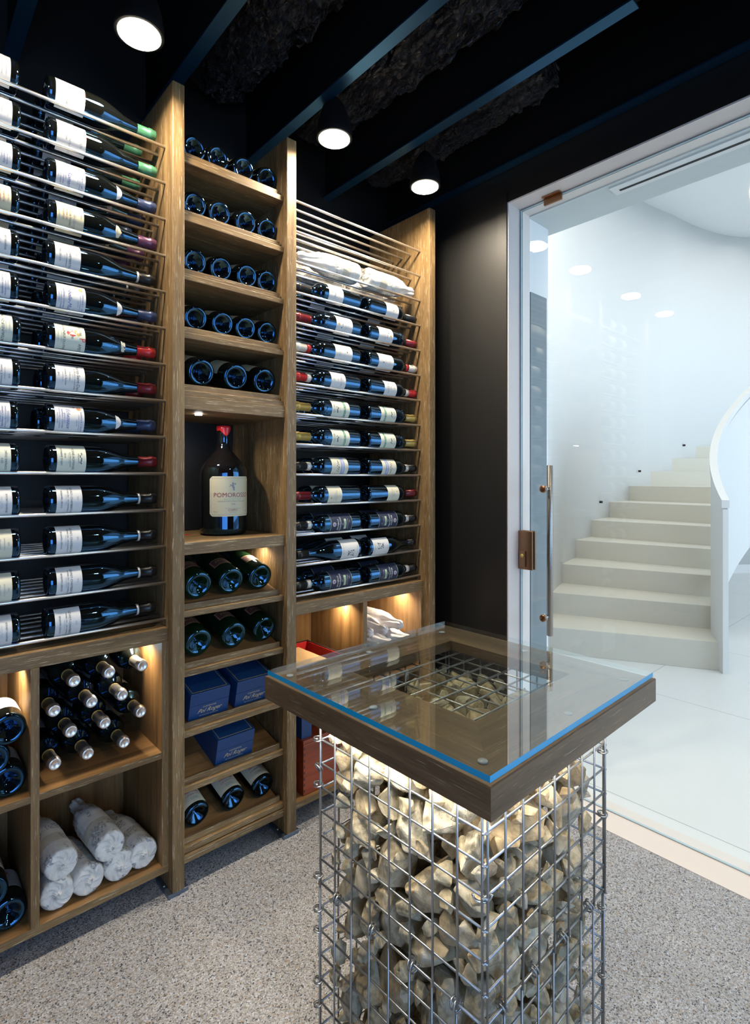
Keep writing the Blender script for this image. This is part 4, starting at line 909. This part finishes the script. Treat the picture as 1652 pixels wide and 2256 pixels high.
a = area('led_light_right', (0, -.236, zb2 - .008), (R_(14), 0, 0), .44, .02, 1.1, (1.0, .86, .66), 150, tb)
# wire cages
CW, PX = .416, .052; WR = .0021
def cage(z1, cx, cy, top, lab):
    h = .4
    for side in range(4):
        mb = MB(); n = 9
        def pt(t, z, off=0):
            e = CW / 2 + off
            return {0: (cx - e, cy + t, z), 1: (cx + t, cy - e, z), 2: (cx + e, cy + t, z), 3: (cx + t, cy + e, z)}[side]
        for k in range(n):
            t = -CW / 2 + PX * k
            if k == 0: t += .0035
            if k == 8: t -= .0035
            mb.tube([pt(t, z1 - h - .004, .002), pt(t + .0006, z1 - h / 2, .002), pt(t, z1 + .004, .002)], WR, 8)
        for k in range(9):
            z = z1 - .05 * k; mb.tube([pt(-CW / 2 - .004, z, -.0018), pt(CW / 2 + .004, z, -.0018)], WR, 8)
        T(mb.build('wire_panel', galv))
    if top:
        mb = MB(); e = CW / 2
        for k in range(9):
            t = -e + PX * k; mb.tube([(cx + t, cy - e - .004, z1 + .003), (cx + t, cy + e + .004, z1 + .003)], WR, 8); mb.tube([(cx - e - .004, cy + t, z1 + .007), (cx + e + .004, cy + t, z1 + .007)], WR, 8)
        T(mb.build('wire_lid', galv))
cage(-.4455 + ZO, 0.001, -0.004, True, 'upper'); cage(-.8475 + ZO + .0, 0.002, -0.001, False, 'lower')
def ring(c, r, ax, tw=.006, turns=1.6, wr=.0016):
    p = []; ax = Vector(ax).normalized(); u = ax.orthogonal().normalized(); v_ = ax.cross(u)
    for i in range(int(14 * turns)):
        a = 2 * PI * i / 14; p.append(Vector(c) + (u * math.cos(a) + v_ * math.sin(a)) * r + ax * tw * (i / 14 / turns - .5))
    return MB().tube(p, wr, 6)
e = CW / 2; rr = random.Random(3)
for (x, y, z, ax) in [(-e, e, -.50, (0, 0, 1)), (-e, e, -.545, (0, 0, 1)), (-e, e, -.605, (1, 0, .4)), (-e, e, -.64, (0, 0, 1)), (-e, e, -.90, (0, 0, 1)), (-e, e, -.945, (.3, 0, 1)), (-e, e, -1.05, (0, 0, 1)), (-e, e, -1.10, (0, .3, 1)),
                      (e, -e, -.56, (0, 0, 1)), (e, -e, -.69, (0, 0, 1)), (e, -e, -.88, (0, 0, 1)), (e, -e, -1.02, (0, .2, 1)), (-e, e, -.83, (0, 0, 1)), (-e, e, -.475, (1, .3, .2))]:
    T(ring((x, y, z + ZO), .0095, ax, .008).build('wire_tie', galv))
for t in (-.155, -.06, .04, .145):
    T(ring((-e, t, -.8465 + ZO), .009, (0, 1, .1), .016, 2.2).build('wire_tie', galv)); T(ring((t, -e, -.8465 + ZO), .009, (1, 0, .1), .016, 2.2).build('wire_tie', galv))
cl = [(-e - .004 + .013 * math.cos(a) * .8 + .006, -e - .004 - .013 * math.cos(a) * .8 + .006, -.641 + .0125 * math.sin(a) + ZO) for a in [PI * 1.0 + PI * i / 12 for i in range(13)]]
T(MB().tube(cl, .0021, 8).build('corner_clip', chrome))
# glass sheet
gt = empty('glass_sheet', 'square clear glass sheet with bright blue edges lying on the wooden table top', 'glass top', (TX, TY, -.4095), None); gt.rotation_euler = (0, 0, TR)
g = MB().box(-.2875, .2875, -.2774, .2774, 0, .0095); g.m = [0, 0, 1, 0, 1, 0]
g.build('glass_plate', [table_glass, edge_glass], gt)
cT, sT = math.cos(TR), math.sin(TR)
def onZ(u, v_, z):
    w_ = -z * 1196.3 / (v_ - 1055.3); r = (u - 826) / 1196.3 * w_; return (.742 * r + .6703 * w_, -.6703 * r + .742 * w_)
for (x, y) in [(-.255, .245), (-.03, .245), (.225, .235), (-.235, .01), (-.245, -.235), (.0, -.24), (.235, -.24), (.25, .0)]:
    MB().lathe([(0, 0), (.007, 0), (.008, -.0015), (.0075, -.003), (0, -.003)], 20, 0, Matrix.Translation((x, y, 0))).build('bumper', bump_mat, gt)

# stones
def rock_mesh(seed):
    rn = random.Random(seed); bm = bmesh.new(); ex_, ey, ez = 1, rn.uniform(.75, .97), rn.uniform(.60, .88)
    for _ in range(rn.randint(10, 15)):
        v_ = Vector((rn.gauss(0, 1), rn.gauss(0, 1), rn.gauss(0, 1))).normalized() * rn.uniform(.86, 1.0); bm.verts.new((v_.x * ex_, v_.y * ey, v_.z * ez))
    res = bmesh.ops.convex_hull(bm, input=bm.verts); bmesh.ops.delete(bm, geom=[g for g in res['geom_interior'] if isinstance(g, bmesh.types.BMVert)], context='VERTS')
    bmesh.ops.dissolve_limit(bm, angle_limit=R_(14), verts=bm.verts, edges=bm.edges)
    bmesh.ops.bevel(bm, geom=list(bm.edges) + list(bm.verts), offset=.055, segments=2, affect='EDGES', profile=.5)
    bmesh.ops.triangulate(bm, faces=bm.faces); bmesh.ops.subdivide_edges(bm, edges=[q for q in bm.edges if q.calc_length() > .3], cuts=1, use_grid_fill=True); bmesh.ops.triangulate(bm, faces=bm.faces)
    for v_ in bm.verts: v_.co += v_.co.normalized() * (.06 * noise.noise(v_.co * 2.3 + Vector((seed, 0, 0))) + .035 * noise.noise(v_.co * 6 + Vector((seed, 3, 0))) + .03 * abs(noise.noise(Vector((v_.co.x, v_.co.y, v_.co.z * 4)) * 3)))
    me = bpy.data.meshes.new('stone'); bm.to_mesh(me); bm.free(); me.materials.append([rock_a, rock_a, rock_b, rock_c][seed % 4])
    return me
RM = [rock_mesh(s) for s in range(16)]
rn = random.Random(21); stones = []; lim = CW / 2 - .007
Zlo, Zhi = FZ, -.462
grid = {}
def ok(p, r, f):
    gx, gy, gz = int(p[0] // .06), int(p[1] // .06), int(p[2] // .06)
    for a in (-1, 0, 1):
        for b in (-1, 0, 1):
            for c_ in (-1, 0, 1):
                for (q, s) in grid.get((gx + a, gy + b, gz + c_), ()):
                    if (p[0] - q[0]) ** 2 + (p[1] - q[1]) ** 2 + (p[2] - q[2]) ** 2 < (f * (r + s)) ** 2: return False
    return True
def put(p, r): grid.setdefault((int(p[0] // .06), int(p[1] // .06), int(p[2] // .06)), []).append((p, r)); stones.append((p, r))
for (rmin, rmax, tries, f) in ((.044, .058, 500, .80), (.034, .042, 1600, .78), (.025, .031, 3600, .78), (.016, .021, 6000, .78)):
    for _ in range(tries):
        if len(stones) >= 620: break
        r = rn.uniform(rmin, rmax); face = rn.random(); dep = lim - r * .92
        z = rn.uniform(Zlo + r * .9, Zhi - r * .9); t = rn.uniform(-dep, dep)
        if face < .36: p = (-dep + abs(rn.gauss(0, .006)), t, z)
        elif face < .72: p = (t, -dep + abs(rn.gauss(0, .006)), z)
        elif face < .80: p = (dep, t, z)
        elif face < .86: p = (t, dep, z)
        elif face < .93: p = (t, rn.uniform(-dep, dep), Zhi - r * .9 - rn.uniform(0, .02))
        else: p = (rn.uniform(-dep, dep), rn.uniform(-dep, dep), z)
        if ok(p, r, f): put(p, r)
def vis(s):
    (x, y, z), r = s; d = lim - r; m = min(x + d, y + d, .0 + (Zhi - r - z)); return max(0, m) - r * 1.2
stones.sort(key=vis)
ind = stones[:300]; rest = stones[300:]
Mt = Matrix.Translation((TX, TY, 0)) @ Matrix.Rotation(TR, 4, 'Z')
for k, (p, r) in enumerate(ind):
    o = bpy.data.objects.new('stone', RM[rn.randrange(16)]); C.objects.link(o); o.location = Mt @ Vector(p)
    o.rotation_euler = (rn.uniform(0, 6.28), rn.uniform(0, 6.28), rn.uniform(0, 6.28)); s = r * 1.16
    o.scale = (s * rn.uniform(.95, 1.15), s, s * rn.uniform(.95, 1.1))
    # keep the stone inside the wires
    R3 = o.rotation_euler.to_matrix(); cs = [Vector((v_.co.x * o.scale[0], v_.co.y * o.scale[1], v_.co.z * o.scale[2])) for v_ in o.data.vertices]
    cs = [R3 @ q_ for q_ in cs]; lx, ly = lim, lim; px, py, pz = p
    px = min(max(px, -lx - min(q_.x for q_ in cs)), lx - max(q_.x for q_ in cs)); py = min(max(py, -ly - min(q_.y for q_ in cs)), ly - max(q_.y for q_ in cs))
    pz = min(max(pz, Zlo + .001 - min(q_.z for q_ in cs)), Zhi + .008 - max(q_.z for q_ in cs))
    o.location = Mt @ Vector((px, py, pz))
    fx, fy, fz = px + lim - r * 1.6, py + lim - r * 1.6, Zhi - r * 1.6 - pz
    where = 'behind the wires of its left face' if fx < fy and fx < .02 else 'behind the wires of its right face' if fy < .02 else 'at the top under the glass' if fz < .02 else 'deeper inside or on the far side'
    tag(o, f"rough pale limestone rock in the {'upper' if pz > -.8455 else 'lower'} wire cage, {where}", 'stone', 'stones in the wire cage')
mb = MB()
for (p, r) in rest:
    me = RM[rn.randrange(16)]; R3 = Matrix.Rotation(rn.uniform(0, 6), 3, 'X') @ Matrix.Rotation(rn.uniform(0, 6), 3, 'Z')
    s = r * 1.1; dl = lim - s * 1.2; pp = Vector((min(max(p[0], -dl), dl), min(max(p[1], -dl), dl), max(p[2], Zlo + s * 1.05)))
    mb.add([Mt @ (R3 @ (v_.co * s) + pp) for v_ in me.vertices], [list(q_.vertices) for q_ in me.polygons])
ck = lim - .062
mb2 = mb
nx = 9
for a in range(nx):
    for b in range(nx):
        for c_ in range(12):
            x, y, z = -.11 + a * .0275, -.11 + b * .0275, Zlo + .05 + c_ * .058
            if (a in (0, nx - 1) or b in (0, nx - 1) or c_ == 11) and (a + b + c_) % 2 == 0:
                me = RM[rn.randrange(16)]; R3 = Matrix.Rotation(rn.uniform(0, 6), 3, 'X') @ Matrix.Rotation(rn.uniform(0, 6), 3, 'Z')
                mb2.add([Mt @ (R3 @ (v_.co * .04) + Vector((x, y, z))) for v_ in me.vertices], [list(q_.vertices) for q_ in me.polygons])
o = mb2.build('inner_stones', rock_b); tag(o, 'remaining packed stones deeper inside the wire cage', 'stones', None, 'stuff')
for k in list(bpy.data.objects):
    if 'd' in k: del k['d']
